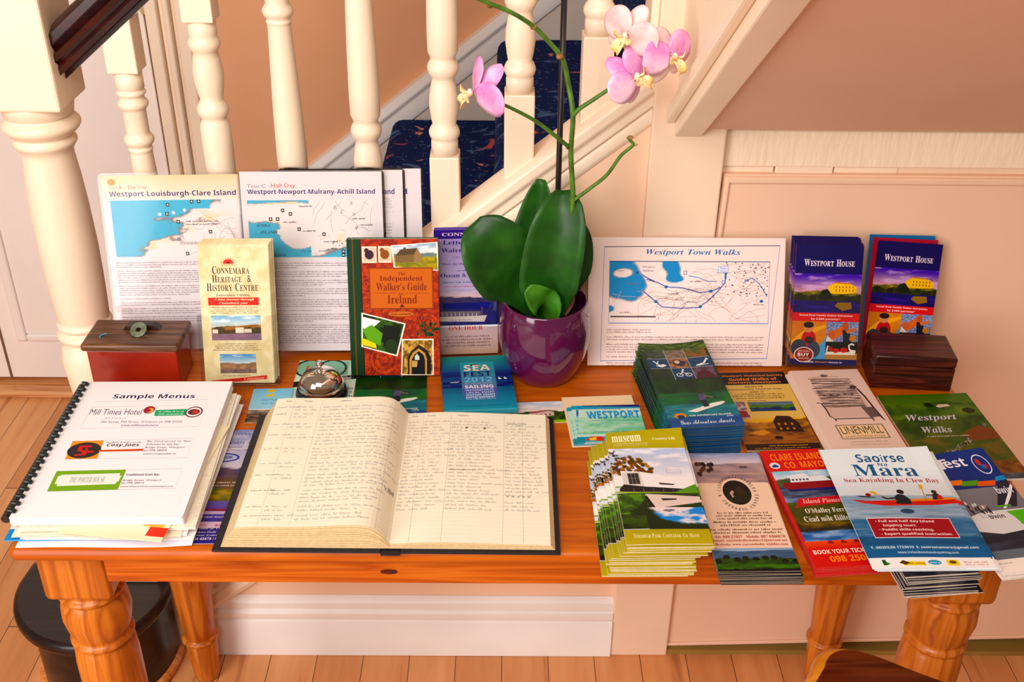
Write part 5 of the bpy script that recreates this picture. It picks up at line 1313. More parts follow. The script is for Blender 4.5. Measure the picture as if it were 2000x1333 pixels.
# --- sea fest pile
F_ = lay([(869, 699), (992, 695), (1012, 797), (860, 805)], .0135)
def drawSea(p):
    p.rect(0, 0, 1, .30, (24, 150, 140), (16, 74, 140)); p.rect(0, .30, 1, .42, (16, 60, 130), (30, 24, 100)); p.rect(0, .42, 1, .70, (40, 34, 110), (14, 110, 150)); p.rect(0, .70, 1, 1, (14, 116, 156), (20, 150, 176))
    p.pic(0, .40, 1, .60, mottle((40, 40, 110), (20, 80, 140), 3, 8, 2, 3), 30, 16)
    p.zoom(F_[0], *Y4); p.rect(.27, .12, .76, .84, (60, 160, 170), (120, 110, 170)); p.rect(.27, .62, .76, .84, (110, 100, 170), (60, 130, 170))
    x, y = p.A(592, 78); p.ell(x, y, .09, .038, (120, 216, 206)); p.ell(x, y, .075, .030, (16, 84, 90))
    p.text('SEA', .32, .175, .70, .29, (250, 226, 206), 'sb'); p.text('FEST', .31, .305, .71, .40, (26, 26, 104), 'sb'); p.text('2012', .31, .415, .71, .505, (130, 200, 232), 'sb')
    p.text('22/23/24 JUNE', .31, .522, .70, .545, (190, 190, 226), 'sb'); p.text('SAILING', .31, .56, .71, .62, (250, 240, 246), 'sb'); p.text('WATERSPORTS', .31, .637, .71, .668, (200, 216, 240), 'sb'); p.text('LOCAL FOOD', .32, .682, .71, .714, (200, 216, 240), 'sb'); p.text('VINTAGE GAMES', .31, .728, .72, .755, (230, 236, 250), 'sb'); p.text('ENTERTAINMENT', .31, .768, .72, .797, (230, 236, 250), 'sb'); p.words(.31, .80, .72, .83, 1, (200, 220, 236), 4)
    for q in (.80, .88): p.poly([(q, .47), (q, .42), (q+.045, .468)], (244, 240, 230))
    p.poly([(.10, .495), (.24, .485), (.22, .505), (.12, .508)], (190, 190, 206)); p.words(.16, .92, .90, .95, 1, (40, 104, 140), 3)
r_ = leaflet('flyer', F_, drawSea, 'topmost teal sailing festival flyer on the pile beside the plum pot', 'flyer', .0009, (60, 176, 190))
stack(r_, 8, 'teal festival flyer in the pile underneath the topmost one', 'teal festival flyers', None, (.0, .001), jit=.001, rotj=.02, seed=4, base=.0022)

# --- long picture strip and card pile
F_ = lay([(1004, 789), (1122, 783), (1128, 826), (1002, 829)], .0001)
leaflet('picture_card', F_, lambda p: (p.pic(0, 0, 1, 1, view(((190, 206, 226), (236, 216, 206)), [(.46, .10, 4, (40, 66, 20), (60, 90, 24), (14, 10)), (.60, .08, 7, (36, 56, 14), (70, 110, 20), (16, 12)), (.86, .02, 2, (150, 196, 10), (170, 206, 40), (8, 14))], (250, 240, 236), 3), 60, 30),
    p.poly([(.24, .72), (.24, .55), (.30, .46), (.52, .42), (.64, .50), (.64, .66), (.5, .70)], (226, 196, 190)), p.poly([(.22, .56), (.30, .45), (.52, .40), (.58, .44), (.34, .54)], (170, 110, 110)), [p.rect(.28+k*.07, .58, .31+k*.07, .64, (110, 70, 70)) for k in range(5)], p.poly([(.12, .74), (.18, .62), (.24, .72)], (206, 120, 126))), 'narrow picture card of a white farmhouse above the open book, by the festival cards', 'card', .0008, WHT)
F_ = lay([(1100, 777), (1240, 774), (1256, 868), (1114, 876)], .0014)
leaflet('card', F_, lambda p: p.rect(0, 0, 1, 1, (246, 222, 188)), 'blank cream card underneath the blue festival cards', 'card', .0012, (246, 222, 188))
F_ = lay([(1119, 793), (1252, 792), (1262, 862), (1125, 868)], .0066)
def drawWest(p):
    p.rect(0, 0, 1, 1, (40, 144, 200)); p.pic(0, 0, 1, 1, mottle((40, 150, 206), (70, 180, 190), 10, 8, 3, 4), 30, 20)
    p.zoom(F_[0], *Y5); p.R(580, 820, 1180, 590, (206, 230, 214)); p.pic(*p.bx(590, 800, 1170, 650), mottle((130, 206, 170), (190, 224, 200), 5, 4, 2, 4), 20, 12)
    p.P([(630, 580), (640, 552), (1090, 548), (1096, 584)], (44, 40, 104)); p.T('SATURDAY 23RD & SUNDAY 24TH JUNE 2012', 670, 576, 1060, 560, (226, 226, 240), 'sb'); p.WD(800, 606, 930, 592, 1, (70, 90, 120), 1)
    for cx in (655, 1075): x, y = p.A(cx, 560); p.ell(x, y, .03, .06, (40, 60, 130))
    p.T('WESTPORT', 672, 678, 1070, 612, (20, 104, 180), 'sb'); p.T('WESTPORT', 668, 674, 1066, 608, (70, 170, 220), 'sb')
    D_ = (40, 74, 90)
    p.T('A FESTIVAL OF MUSIC AND FUN FOR THE FAMILY', 680, 696, 1076, 682, D_, 'sb')
    for i, (a, b) in enumerate(((722, 708), (738, 724), (752, 740))): p.WD(676, a, 1090, b, 1, D_, i+2)
    p.WD(712, 786, 1070, 766, 1, D_, 8)
    p.P([(650, 845), (700, 815), (790, 815), (800, 850)], (216, 50, 40)); p.P([(680, 830), (740, 818), (740, 844), (690, 846)], (240, 200, 40)); x, y = p.A(615, 850); p.ell(x, y, .06, .09, (40, 150, 160)); p.R(660, 872, 800, 856, (240, 232, 210)); p.T('FOR MORE', 670, 872, 770, 860, D_, 'sb')
    for k in range(14):
        R = random.Random(k); x, y = p.A(R.choice((590, 1165)), 600+k*16); p.ell(x, y, .018, .03, R.choice(((24, 100, 170), (130, 210, 220), (30, 130, 190))))
r_ = leaflet('festival_card', F_, drawWest, 'topmost blue festival card with a white centre, below the plum pot', 'card', .0006, (120, 190, 220))
stack(r_, 3, 'blue festival card underneath the topmost one', 'blue festival cards', None, (-.004, -.002), jit=.002, rotj=.02, seed=9, base=.0030)
# arched crown of the festival card
# --- pile of paddle boarder leaflets
F_ = lay([(1256, 673), (1376, 673), (1450, 827), (1302, 843)], .042, .040)
zfA = lambda x, y: .0045*(2*x-1)**2*(y**3)
r_ = leaflet('leaflet', F_, advprint, 'topmost paddle-boarding leaflet on the tall pile leaning towards the town walks sheet', 'leaflet', .0014, (56, 84, 96), zf=zfA)
F0 = F_
stack(r_, 19, 'paddle-boarding leaflet in the tall pile underneath the topmost one', 'paddle-boarding leaflets', None, fanf=lambda t: (-.007*t, -.011*t), jit=.0015, rotj=.014, seed=11, proto=leaflet('leaflet', F0, advprint, 'x', 'leaflet', .0014, (56, 84, 96)))

# --- guided walks leaflets
F_ = lay([(1402, 728), (1521, 729), (1613, 875), (1453, 884)], .0040)
def drawGuided(p):
    p.zoom(F_[0], *Y6); YL = (224, 194, 124)
    p.rect(0, 0, 1, 1, YL); p.R(60, 185, 440, 85, (28, 16, 12)); p.rect(0, 0, 1, .175, (28, 16, 12))
    p.text('Westport Historical Society', .07, .035, .97, .068, (236, 140, 40), 'sb'); p.text('Guided Walks of', .16, .08, .86, .115, (250, 140, 30), 'sb'); p.text('Historic Westport', .13, .13, .90, .162, (250, 140, 30), 'sb')
    D_ = (60, 40, 20)
    p.text('Adults €8', .34, .19, .60, .215, D_, 'sb'); p.text('Accompanied Children Free', .08, .228, .86, .252, D_, 'sb'); p.text('under 12', .38, .262, .58, .283, D_, 'sb'); p.words(.05, .29, .92, .37, 3, (110, 80, 40), 3, align='c')
    p.pic(.02, .40, .24, .62, mottle((130, 96, 110), (206, 190, 190), 4, 7, 2, 4), 20, 20); p.rect(.02, .52, .22, .60, (150, 50, 40)); p.text('Westport Quay', .29, .385, .56, .402, D_, 'sb')
    p.pic(.28, .41, .92, .53, view(((90, 110, 150), (110, 130, 130)), [(.3, .2, 5, (60, 110, 30), (100, 140, 40), (8, 8)), (.6, .25, 6, (30, 44, 130), (50, 90, 60), (5, 5))], None, 5), 30, 16)
    p.pic(0, .62, 1, .93, view(((230, 190, 90), (230, 180, 80)), [(.10, .20, 3, (200, 130, 40), (120, 80, 30), (9, 9)), (.38, .10, 6, (96, 60, 20), (170, 110, 40), (12, 12)), (.66, .04, 3, (170, 104, 24), (130, 76, 16), (6, 16))], None, 8), 50, 40)
    p.poly([(.52, .78), (.52, .66), (.60, .59), (.78, .60), (.86, .68), (.88, .80)], (52, 30, 16))
    for k in range(3): p.rect(.57+k*.09, .68, .60+k*.09, .71, (196, 130, 50)); p.rect(.57+k*.09, .74, .60+k*.09, .765, (196, 130, 50))
    p.ell(.50, .86, .06, .02, (40, 20, 14)); p.poly([(.10, .80), (.34, .76), (.42, .80), (.30, .83)], (216, 150, 70))
    p.rect(0, .93, 1, 1, (40, 22, 18)); p.text('Clew Bay Heritage Centre', .32, .945, .84, .962, (230, 180, 90), 'sb'); p.words(.12, .97, .86, .99, 1, (220, 160, 80), 4)
r_ = leaflet('leaflet', F_, drawGuided, 'yellow and black historical guided walks leaflet lying between two piles', 'leaflet', .0008, (236, 206, 150))
stack(r_, 2, 'yellow guided walks leaflet underneath the top copy', 'guided walks leaflets', None, (.001, -.001), jit=.001, rotj=.008, seed=3)

# --- pale grey linen leaflets
F_ = lay([(1547, 725), (1680, 723), (1766, 877), (1620, 884)], .0135)
def drawLinen(p):
    p.rect(0, 0, 1, 1, (232, 208, 196)); D_ = (70, 56, 52); R = random.Random(5)
    p.poly([(.20, .42), (.22, .15), (.30, .10), (.74, .13), (.82, .20), (.84, .44), (.80, .62), (.28, .62)], (216, 192, 180))
    p.pic(.225, .125, .80, .60, mottle((226, 202, 190), (132, 114, 108), 3, 34, 4, 4), 24, 60); p.poly([(.23, .60), (.24, .50), (.72, .49), (.76, .62), (.30, .62)], (216, 190, 180))
    for k in range(12):
        y = .12+k*.032
        p.line([(.20+.02*math.sin(k), y+R.uniform(-.004, .004)), (.36, y+R.uniform(-.006, .006)), (.55, y+R.uniform(-.006, .006)), (.78+.02*math.sin(k*2), y+.01)], .0009 if k % 2 else .0018, D_ if k % 3 else (130, 110, 104))
    for k in range(14): x = R.uniform(.22, .76); y = R.uniform(.13, .48); p.line([(x, y), (x+R.uniform(.04, .1), y+R.uniform(-.005, .008))], .0007, (110, 92, 88))
    for k in range(5): p.ell(.30+k*.10, .335, .025, .008, D_)
    p.poly([(.40, .075), (.44, .06), (.52, .075), (.48, .10), (.42, .10)], (120, 104, 98)); p.line([(.22, .11), (.40, .09), (.66, .095)], .0008, D_)
    p.line([(.14, .43), (.20, .44), (.22, .52), (.22, .60), (.27, .635), (.80, .635)], .0022, D_); p.line([(.82, .26), (.86, .36), (.89, .52), (.92, .64)], .0030, D_); p.poly([(.72, .50), (.88, .50), (.90, .62), (.76, .63)], (110, 96, 92)); p.line([(.27, .635), (.27, .66)], .002, D_); p.line([(.78, .635), (.79, .67)], .002, D_); p.line([(.92, .64), (.94, .665)], .002, D_); p.ell(.78, .24, .05, .02, (84, 70, 66))
    p.frame(.22, .71, .86, .87, .0010, D_); p.rect(.225, .714, .855, .866, (240, 214, 176)); p.frame(.23, .718, .85, .862, .0005, D_)
    p.text('LINENMILL', .26, .728, .82, .815, (60, 46, 40), 's'); p.text('HOME INTERIOR STORE', .28, .835, .81, .853, (90, 70, 60), 's'); p.words(.28, .90, .80, .915, 1, (170, 146, 140), 2, align='c'); p.words(.20, .93, .88, .945, 1, (170, 146, 140), 3, align='c')
r_ = leaflet('leaflet', F_, drawLinen, 'topmost pale grey home linen leaflet with a drawing of a stacked dresser', 'leaflet', .0010, (244, 226, 206), ink=GLOSS)
stack(r_, 5, 'pale grey home linen leaflet in the pile underneath the topmost one', 'home linen leaflets', None, (-.005, -.002), jit=.0012, rotj=.012, seed=6, base=.0046)

# --- green walks booklet at the far end
F_ = lay([(1716, 776), (1896, 772), (2004, 937), (1816, 946)], .0004)
def drawWW(p):
    p.pic(0, 0, 1, 1, view(((70, 110, 30), (84, 116, 36)), [(.10, .05, 3, (50, 84, 24), (110, 140, 40), (5, 9)), (.30, .08, 3, (40, 70, 22), (96, 110, 44), (6, 12)), (.52, .08, 3, (60, 90, 26), (120, 100, 50), (7, 14)), (.80, .04, 3, (90, 60, 30), (150, 100, 50), (12, 20)), (.93, .02, 3, (70, 80, 90), (110, 120, 130), (6, 14))], None, 9), 70, 70)
    R = random.Random(7); p.tn = 1
    for k in range(90):
        t_ = k/90; x = .20+.75*t_; y = .74-.34*t_**1.4+R.uniform(-.02, .02); p.ell(x, y, R.uniform(.008, .016), R.uniform(.006, .012), R.choice(((150, 140, 130), (110, 104, 96), (176, 166, 154))), 7)
    p.tn = 0
    p.poly([(.62, .50), (.86, .40), (1, .46), (1, .56), (.70, .58)], (126, 74, 40)); p.poly([(.56, .155), (.60, .135), (.70, .135), (.72, .16), (.58, .175)], (220, 200, 180)); p.ell(.49, .14, .05, .03, (24, 40, 16)); p.ell(.88, .22, .07, .035, (30, 50, 18))
    for dx, dy, c in ((.006, .006, (40, 40, 40)), (0, 0, (206, 206, 210))):
        p.text('Westport', .155+dx, .255+dy, .70+dx, .345+dy, c, 'rbi'); p.text('Walks', .24+dx, .40+dy, .55+dx, .475+dy, c, 'rbi')
    p.words(.24, .505, .70, .525, 1, (200, 206, 190), 2)
leaflet('booklet', F_, drawWW, 'green hillside walks booklet at the far end of the table, by the dark wooden box', 'booklet', .0034, (236, 222, 206), folds=3)

# --- museum pile
F_ = lay([(1186, 856), (1326, 849), (1396, 1070), (1219, 1066)], .044, .040)
zfM = lambda x, y: .011*(max(0, y-.80)/.2)**2*(.25+.75*x)+.0013*(1+math.sin(y*6.0))+.0006*(1+math.sin(x*4))
def drawMus(p):
    OL = (180, 166, 24)
    p.rect(0, 0, 1, 1, (230, 236, 246)); p.pic(0, .13, 1, .52, view(((190, 206, 236), (250, 244, 246)), [(.97, .02, 3, (90, 150, 30), (110, 160, 40), (6, 10))], (255, 250, 250), 2), 40, 40)
    p.rect(0, 0, 1, .145, OL, (190, 176, 30)); p.text('museum', .07, .035, .45, .085, (250, 246, 220), 'rb'); p.text('Country Life', .60, .060, .90, .082, (244, 236, 206), 'rb'); p.words(.08, .092, .52, .122, 2, (226, 220, 170), 2)
    R = random.Random(3); p.tn = 1
    for k in range(90):
        a = R.uniform(0, math.pi); q = R.random()**.5; p.ell(.26+.26*q*math.cos(a), .395-.17*q*math.sin(a), .03, .016, R.choice(((160, 96, 24), (196, 130, 30), (120, 84, 20), (176, 110, 40), (90, 96, 30))), 7)
    for k in range(30): p.ell(R.uniform(0, .12), R.uniform(.16, .36), .02, .012, R.choice(((110, 100, 120), (200, 206, 226), (80, 70, 60))), 6)
    p.tn = 0
    p.poly([(.11, .50), (.10, .36), (.34, .37), (.99, .46), (1, .54), (.35, .52)], (250, 246, 246)); p.poly([(.11, .50), (.11, .375), (.34, .37), (.36, .52)], (226, 220, 214)); p.rect(.18, .385, .32, .49, (50, 50, 46))
    for k in range(4): p.line([(.18+k*.045, .385), (.18+k*.045, .49)], .0006, (150, 146, 136))
    p.line([(.18, .435), (.32, .435)], .0006, (150, 146, 136)); p.poly([(.54, .478), (.74, .492), (.72, .503), (.56, .496)], (40, 36, 34)); p.frame(.68, .35, .86, .385, .0006, (190, 186, 186)); p.line([(.70, .365), (.84, .368)], .0005, (190, 186, 186))
    p.poly([(.05, .53), (.11, .49), (.36, .515), (1, .545), (1, .585), (.04, .57)], (34, 30, 34)); p.poly([(.80, .545), (1, .49), (1, .585), (.70, .575)], (96, 160, 20)); p.line([(0, .562), (.3, .572), (1, .582)], .0032, (170, 190, 20))
    for k in range(5): p.line([(.22+k*.12, .525+k*.004), (.22+k*.12, .565+k*.004)], .0007, (120, 116, 110))
    p.rect(0, .575, 1, .88, (70, 104, 24), (24, 40, 14)); p.pic(0, .58, 1, .88, mottle((60, 84, 20), (30, 44, 14), 8, 10, 2, 4), 30, 30)
    p.poly([(.30, .60), (.36, .585), (1, .61), (1, .66), (.42, .715)], (232, 214, 206)); p.poly([(.30, .60), (.36, .60), (.44, .715), (.38, .71)], (46, 40, 34)); p.poly([(.52, .625), (.72, .628), (.70, .640), (.54, .645)], (40, 36, 34))
    p.pic(0, .585, .34, .76, lambda X, Y: mixc(mixc(np.array((96, 150, 24.)), np.array((52, 84, 20.)), np.clip((fbm(X*5, Y*5)-.4)*4, 0, 1)), np.array((34, 50, 16.)), np.clip((X+Y*.8-1.05+(fbm(X*6, Y*6)-.5)*.5)*6, 0, 1)), 30, 30); p.pic(.30, .705, 1, .885, lambda X, Y: mixc(mixc(np.array((240, 226, 226.)), np.array((70, 150, 226.)), np.clip((fbm(X*3+2, Y*4)-.46)*6+X*.5, 0, 1)), np.array((30, 46, 18.)), np.clip(np.maximum(Y-.30-.42*np.sin(np.clip(X*1.5+.25, 0, 1.57))+(fbm(X*9, Y*3)-.5)*.2, .13+.25*Y-X+(fbm(X*3, Y*7)-.5)*.16)*12, 0, 1)), 50, 40)
    p.poly([(.50, .735), (.54, .722), (.64, .722), (.66, .735), (.58, .745)], (130, 130, 140)); p.rect(0, .885, 1, 1, OL, (196, 176, 30)); p.text('Turlough Park, Castlebar, Co. Mayo', .10, .918, .86, .955, (246, 240, 190), 'sc')
r_ = leaflet('leaflet', F_, drawMus, 'topmost museum leaflet on the tall front pile, with olive bands and a curled corner', 'leaflet', .0013, (226, 206, 150), zf=zfM)
stack(r_, 21, 'museum leaflet in the tall front pile underneath the topmost one', 'museum leaflets', None, fanf=lambda t: (-.028*t+.006*math.sin(t*9), -.006*t), jit=.002, rotj=.018, seed=21, proto=leaflet('leaflet', F_, drawMus, 'x', 'leaflet', .0013, (226, 206, 150)))

# --- stables leaflets
F_ = lay([(1344, 886), (1479, 888), (1564, 1116), (1396, 1122)], .0155, .014)
def drawCar(p):
    p.rect(0, 0, 1, 1, (246, 218, 196)); p.pic(0, 0, 1, .28, view(((150, 164, 206), (236, 214, 210)), [(.36, .05, 2, (150, 130, 140), (190, 166, 160), (4, 12)), (.62, .06, 2, (200, 170, 160), (140, 120, 130), (3, 20)), (1.02, .12, 2, (246, 218, 196), (246, 218, 196), (1, 1))], (206, 206, 226), 4), 40, 30)
    R = random.Random(8)
    for k in range(16): p.ell(.06+R.random()*.26, .10+R.random()*.10, .028, .02, R.choice(((60, 40, 36), (96, 60, 44), (40, 32, 34))), 8)
    for k in range(3): p.ell(.58+R.random()*.3, .135, .04, .010, (96, 76, 76), 8)
    p.ell(.55, .365, .25, .125, (246, 218, 196)); p.ell(.54, .365, .185, .108, (28, 24, 16)); p.ell(.54, .40, .15, .06, (36, 40, 20)); p.poly([(.46, .41), (.44, .37), (.48, .345), (.50, .36), (.47, .39), (.49, .40)], (196, 170, 150)); p.poly([(.52, .32), (.60, .31), (.66, .36), (.60, .40), (.54, .37)], (60, 40, 26))
    def arc(t_, a0, a1, r, up=True):
        for i, ch_ in enumerate(t_):
            if ch_ == ' ': continue
            a = a0+(a1-a0)*(i+.5)/len(t_); x = .545+r*math.cos(a); y = .365+r*.60*math.sin(a)
            p.text(ch_, x-.016, y-.010, x+.016, y+.010, (96, 74, 60), 'rb', rot=(a+math.pi/2 if up else a-math.pi/2))
    arc('CARROWHOLLY STABLES', math.pi*1.02, math.pi*2.0, .235); arc('& TREKKING CENTRE', math.pi*.97, math.pi*.03, .245, False)
    p.words(.10, .53, .95, .60, 3, (130, 96, 80), 4, align='c'); p.words(.06, .605, .95, .655, 2, (130, 96, 80), 5, align='c'); p.words(.02, .665, .98, .715, 2, (130, 96, 80), 6, align='c')
    RD = (176, 40, 50)
    p.text('Tel: 098 27057   Mobile: 087 6366278', .08, .725, .96, .745, RD, 'rb'); p.text('Email: carrowhollystables1@eircom.net', .04, .755, .97, .777, RD, 'rb'); p.text('Website: www.carrowholly-stables.com', .06, .786, .96, .808, RD, 'rb')
    p.pic(0, .825, 1, 1, view(((150, 170, 206), (170, 190, 214)), [(.10, .08, 2, (70, 96, 130), (96, 116, 140), (4, 10)), (.42, .10, 5, (30, 56, 20), (60, 96, 24), (9, 9)), (.70, .06, 4, (70, 130, 20), (40, 84, 20), (5, 12)), (.86, .10, 5, (24, 24, 22), (40, 44, 24), (9, 9))], None, 7), 50, 30)
    for k in range(9): p.ell(.04+k*.115+R.uniform(-.02, .02), .90+R.uniform(-.015, .03), .045, .016, (26, 32, 16), 9)
r_ = leaflet('leaflet', F_, drawCar, 'topmost cream horse riding leaflet with a round dark picture, front row', 'leaflet', .0011, (14, 13, 18))
stack(r_, 8, 'horse riding leaflet in the pile underneath the topmost one', 'horse riding leaflets', None, fanf=lambda t: (.004*t, -.007*t), jit=.0014, rotj=.014, seed=31)

# --- red ferry leaflets
F_ = lay([(1488, 883), (1612, 877), (1706, 1105), (1588, 1112)], .0145, .014)
def drawClare(p):
    RD = (216, 24, 20); p.rect(0, 0, 1, 1, RD); p.text('CLARE ISLAND', .13, .035, 1.0, .10, (250, 150, 70), 'sb'); p.text('CO. MAYO', .30, .115, .96, .175, (250, 150, 70), 'sb'); p.ell(.14, .145, .085, .03, (240, 236, 240)); p.poly([(.08, .15), (.14, .13), (.21, .15), (.18, .162), (.10, .162)], (60, 90, 160))
    p.pic(.03, .20, 1, .50, view(((150, 206, 230), (206, 220, 226)), [(.22, .06, 4, (56, 84, 50), (90, 100, 60), (8, 8)), (.46, .02, 2, (50, 60, 90), (110, 120, 140), (4, 16)), (.78, .04, 2, (150, 170, 200), (80, 96, 130), (3, 16))], (236, 240, 240), 3), 40, 40)
    p.poly([(.10, .335), (.14, .305), (.94, .30), (1, .32), (1, .36), (.16, .365)], (150, 20, 26)); p.poly([(.14, .365), (1, .36), (1, .385), (.2, .385)], (50, 50, 110)); p.poly([(.26, .305), (.30, .24), (.56, .225), (.60, .26), (.84, .25), (.94, .30)], (236, 236, 240))
    for k in range(5): p.rect(.30+k*.06, .275, .335+k*.06, .29, (60, 70, 90))
    p.line([(.50, .23), (.50, .20)], .001, (220, 220, 226)); p.line([(.70, .25), (.70, .205)], .001, (220, 220, 226))
    p.pic(.03, .48, 1, .80, view(((96, 96, 40), (70, 84, 30)), [(.10, .08, 3, (66, 74, 24), (100, 90, 36), (5, 9)), (.52, .05, 3, (60, 50, 24), (130, 104, 40), (6, 12)), (.66, .03, 3, (36, 34, 30), (60, 54, 44), (8, 10)), (.76, .04, 2, (70, 110, 170), (150, 180, 214), (4, 14))], None, 5), 40, 40)
    p.poly([(.24, .45), (1, .435), (1, .495), (.26, .515), (.13, .525), (.20, .495)], (206, 20, 40)); p.text('Island Pioneers', .29, .455, .99, .492, (250, 200, 190), 'rbi'); p.text("O'Malley Ferries", .26, .535, 1.0, .585, (240, 232, 220), 'rb'); p.text('Céad míle fáilte', .18, .60, .88, .645, (240, 232, 220), 'rb')
    p.rect(.0, .80, 1, .86, (240, 84, 34), RD)
    for k in range(3): p.poly([(.35+k*.2, .825), (.38+k*.2, .80), (.42+k*.2, .80), (.46+k*.2, .825)], (150, 40, 24))
    p.text('BOOK YOUR TICKETS', .07, .868, 1.0, .90, (255, 236, 220), 'sb'); p.text('098 25045', .27, .918, .97, .962, (250, 160, 80), 'sb')
r_ = leaflet('leaflet', F_, drawClare, 'topmost red island ferry leaflet in the front row', 'leaflet', .0010, (206, 60, 50))
stack(r_, 8, 'red island ferry leaflet in the pile underneath the topmost one', 'red ferry leaflets', None, fanf=lambda t: (.001*t, -.002*t), jit=.0008, rotj=.006, seed=41)

# --- sailing magazines at the end of the front row
F_ = lay([(1804, 896), (1940, 880), (2086, 1110), (1938, 1122)], .020, .019)
zfE = lambda x, y: .006*max(0, y-.7)/.3*x
def drawEst(p):
    p.zoom(F_[0], *Y8); p.rect(0, 0, 1, 1, (110, 120, 130)); p.pic(0, .0, 1, .34, view(((16, 60, 140), (14, 50, 120)), [(1.2, .01, 1, (16, 50, 120), (20, 70, 150), (2, 2))]), 4, 4)
    p.T('est', 1440, 290, 1548, 222, (244, 244, 250), 'sb'); p.T('f', 1386, 300, 1424, 226, (244, 244, 250), 'sb')
    x, y = p.A(1688, 266); p.ring(x, y, .11, .085, .10, (240, 240, 250)); p.ell(x-.03, y-.02, .03, .03, (206, 70, 50)); p.ell(x+.03, y+.02, .035, .02, (190, 40, 60)); p.ell(x, y+.02, .03, .02, (60, 120, 190))
    p.pic(*p.bx(1460, 920, 2150, 380), view(((130, 130, 136), (120, 120, 126)), [(.40, .02, 2, (96, 100, 110), (120, 124, 130), (5, 5)), (.62, .03, 3, (40, 44, 56), (70, 76, 90), (4, 24))], None, 3), 40, 40)
    for a, b, c in ((1380, 1550, (236, 130, 30)), (1550, 1662, (90, 160, 40)), (1662, 1790, (226, 100, 40))): p.P([(a, 415), (a, 382), (b, 372), (b, 408)], c)
    p.P([(1790, 380), (1788, 350), (1930, 318), (1940, 350)], (60, 150, 206))
    p.P([(1580, 650), (1700, 600), (2100, 560), (2140, 700), (1850, 760), (1620, 740)], (220, 220, 220)); p.P([(1870, 596), (2120, 560), (2130, 690), (1990, 690), (1940, 640)], (90, 190, 40)); p.T('bwin', 1762, 652, 1842, 610, (30, 30, 40), 'sb'); p.FR(1700, 640, 1745, 600, .0006, (90, 90, 100))
    R = random.Random(6); p.tn = 1
    for k in range(12): x, y = p.A(1540+k*18, 560+R.uniform(-20, 20)); p.ell(x, y, .012, .018, R.choice(((230, 226, 226), (60, 54, 60), (200, 150, 130)))); p.ell(x, y+.03, .012, .022, (50, 46, 54))
    p.tn = 0
    p.P([(1806, 560), (1806, 390), (1900, 360), (1940, 380), (1950, 560)], (40, 44, 60)); p.P([(1850, 575), (1880, 470), (1905, 350), (1922, 350), (1905, 480), (1870, 575)], (240, 240, 244)); p.T('bwin', 1816, 470, 1884, 410, (226, 230, 240), 'sb'); p.R(1806, 566, 1900, 545, (90, 170, 40))
    p.P([(1480, 1075), (1480, 985), (2300, 900), (2300, 1030)], (250, 240, 232)); p.rect(0, .90, 1, 1, (250, 240, 232)); p.T('DISCOVER', 1650, 996, 1755, 970, (60, 60, 60), 'sb'); p.T('IRELAND', 1790, 986, 1912, 966, (90, 140, 40), 'sb')
r_ = leaflet('magazine', F_, drawEst, 'topmost blue sailing festival magazine at the end of the front row', 'magazine', .0012, (246, 232, 222), zf=zfE, folds=3)
stack(r_, 5, 'sailing festival magazine in the pile underneath the topmost one', 'sailing magazines', None, (-.001, -.001), jit=.0008, rotj=.005, seed=51, base=.0085, proto=leaflet('magazine', F_, drawEst, 'x', 'magazine', .0012, (246, 232, 222), folds=3))

# --- dark photo postcards overhanging the front edge, under the kayak leaflet
F_ = lay([(1722, 1018), (1838, 1008), (1908, 1121), (1744, 1128)], .0215, .0215)
r_ = leaflet('postcard', F_, lambda p: p.pic(0, 0, 1, 1, mottle((30, 30, 40), (90, 84, 90), 4, 6, 3, 4), 20, 20), 'topmost dark postcard of the pile sticking out beneath the kayak leaflet', 'postcard', .0010, (226, 206, 186))
stack(r_, 13, 'dark postcard in the pile sticking out beneath the kayak leaflet', 'dark postcards', None, fanf=lambda t: (.004*math.sin(t*7), -.014*t), jit=.002, rotj=.03, seed=61)

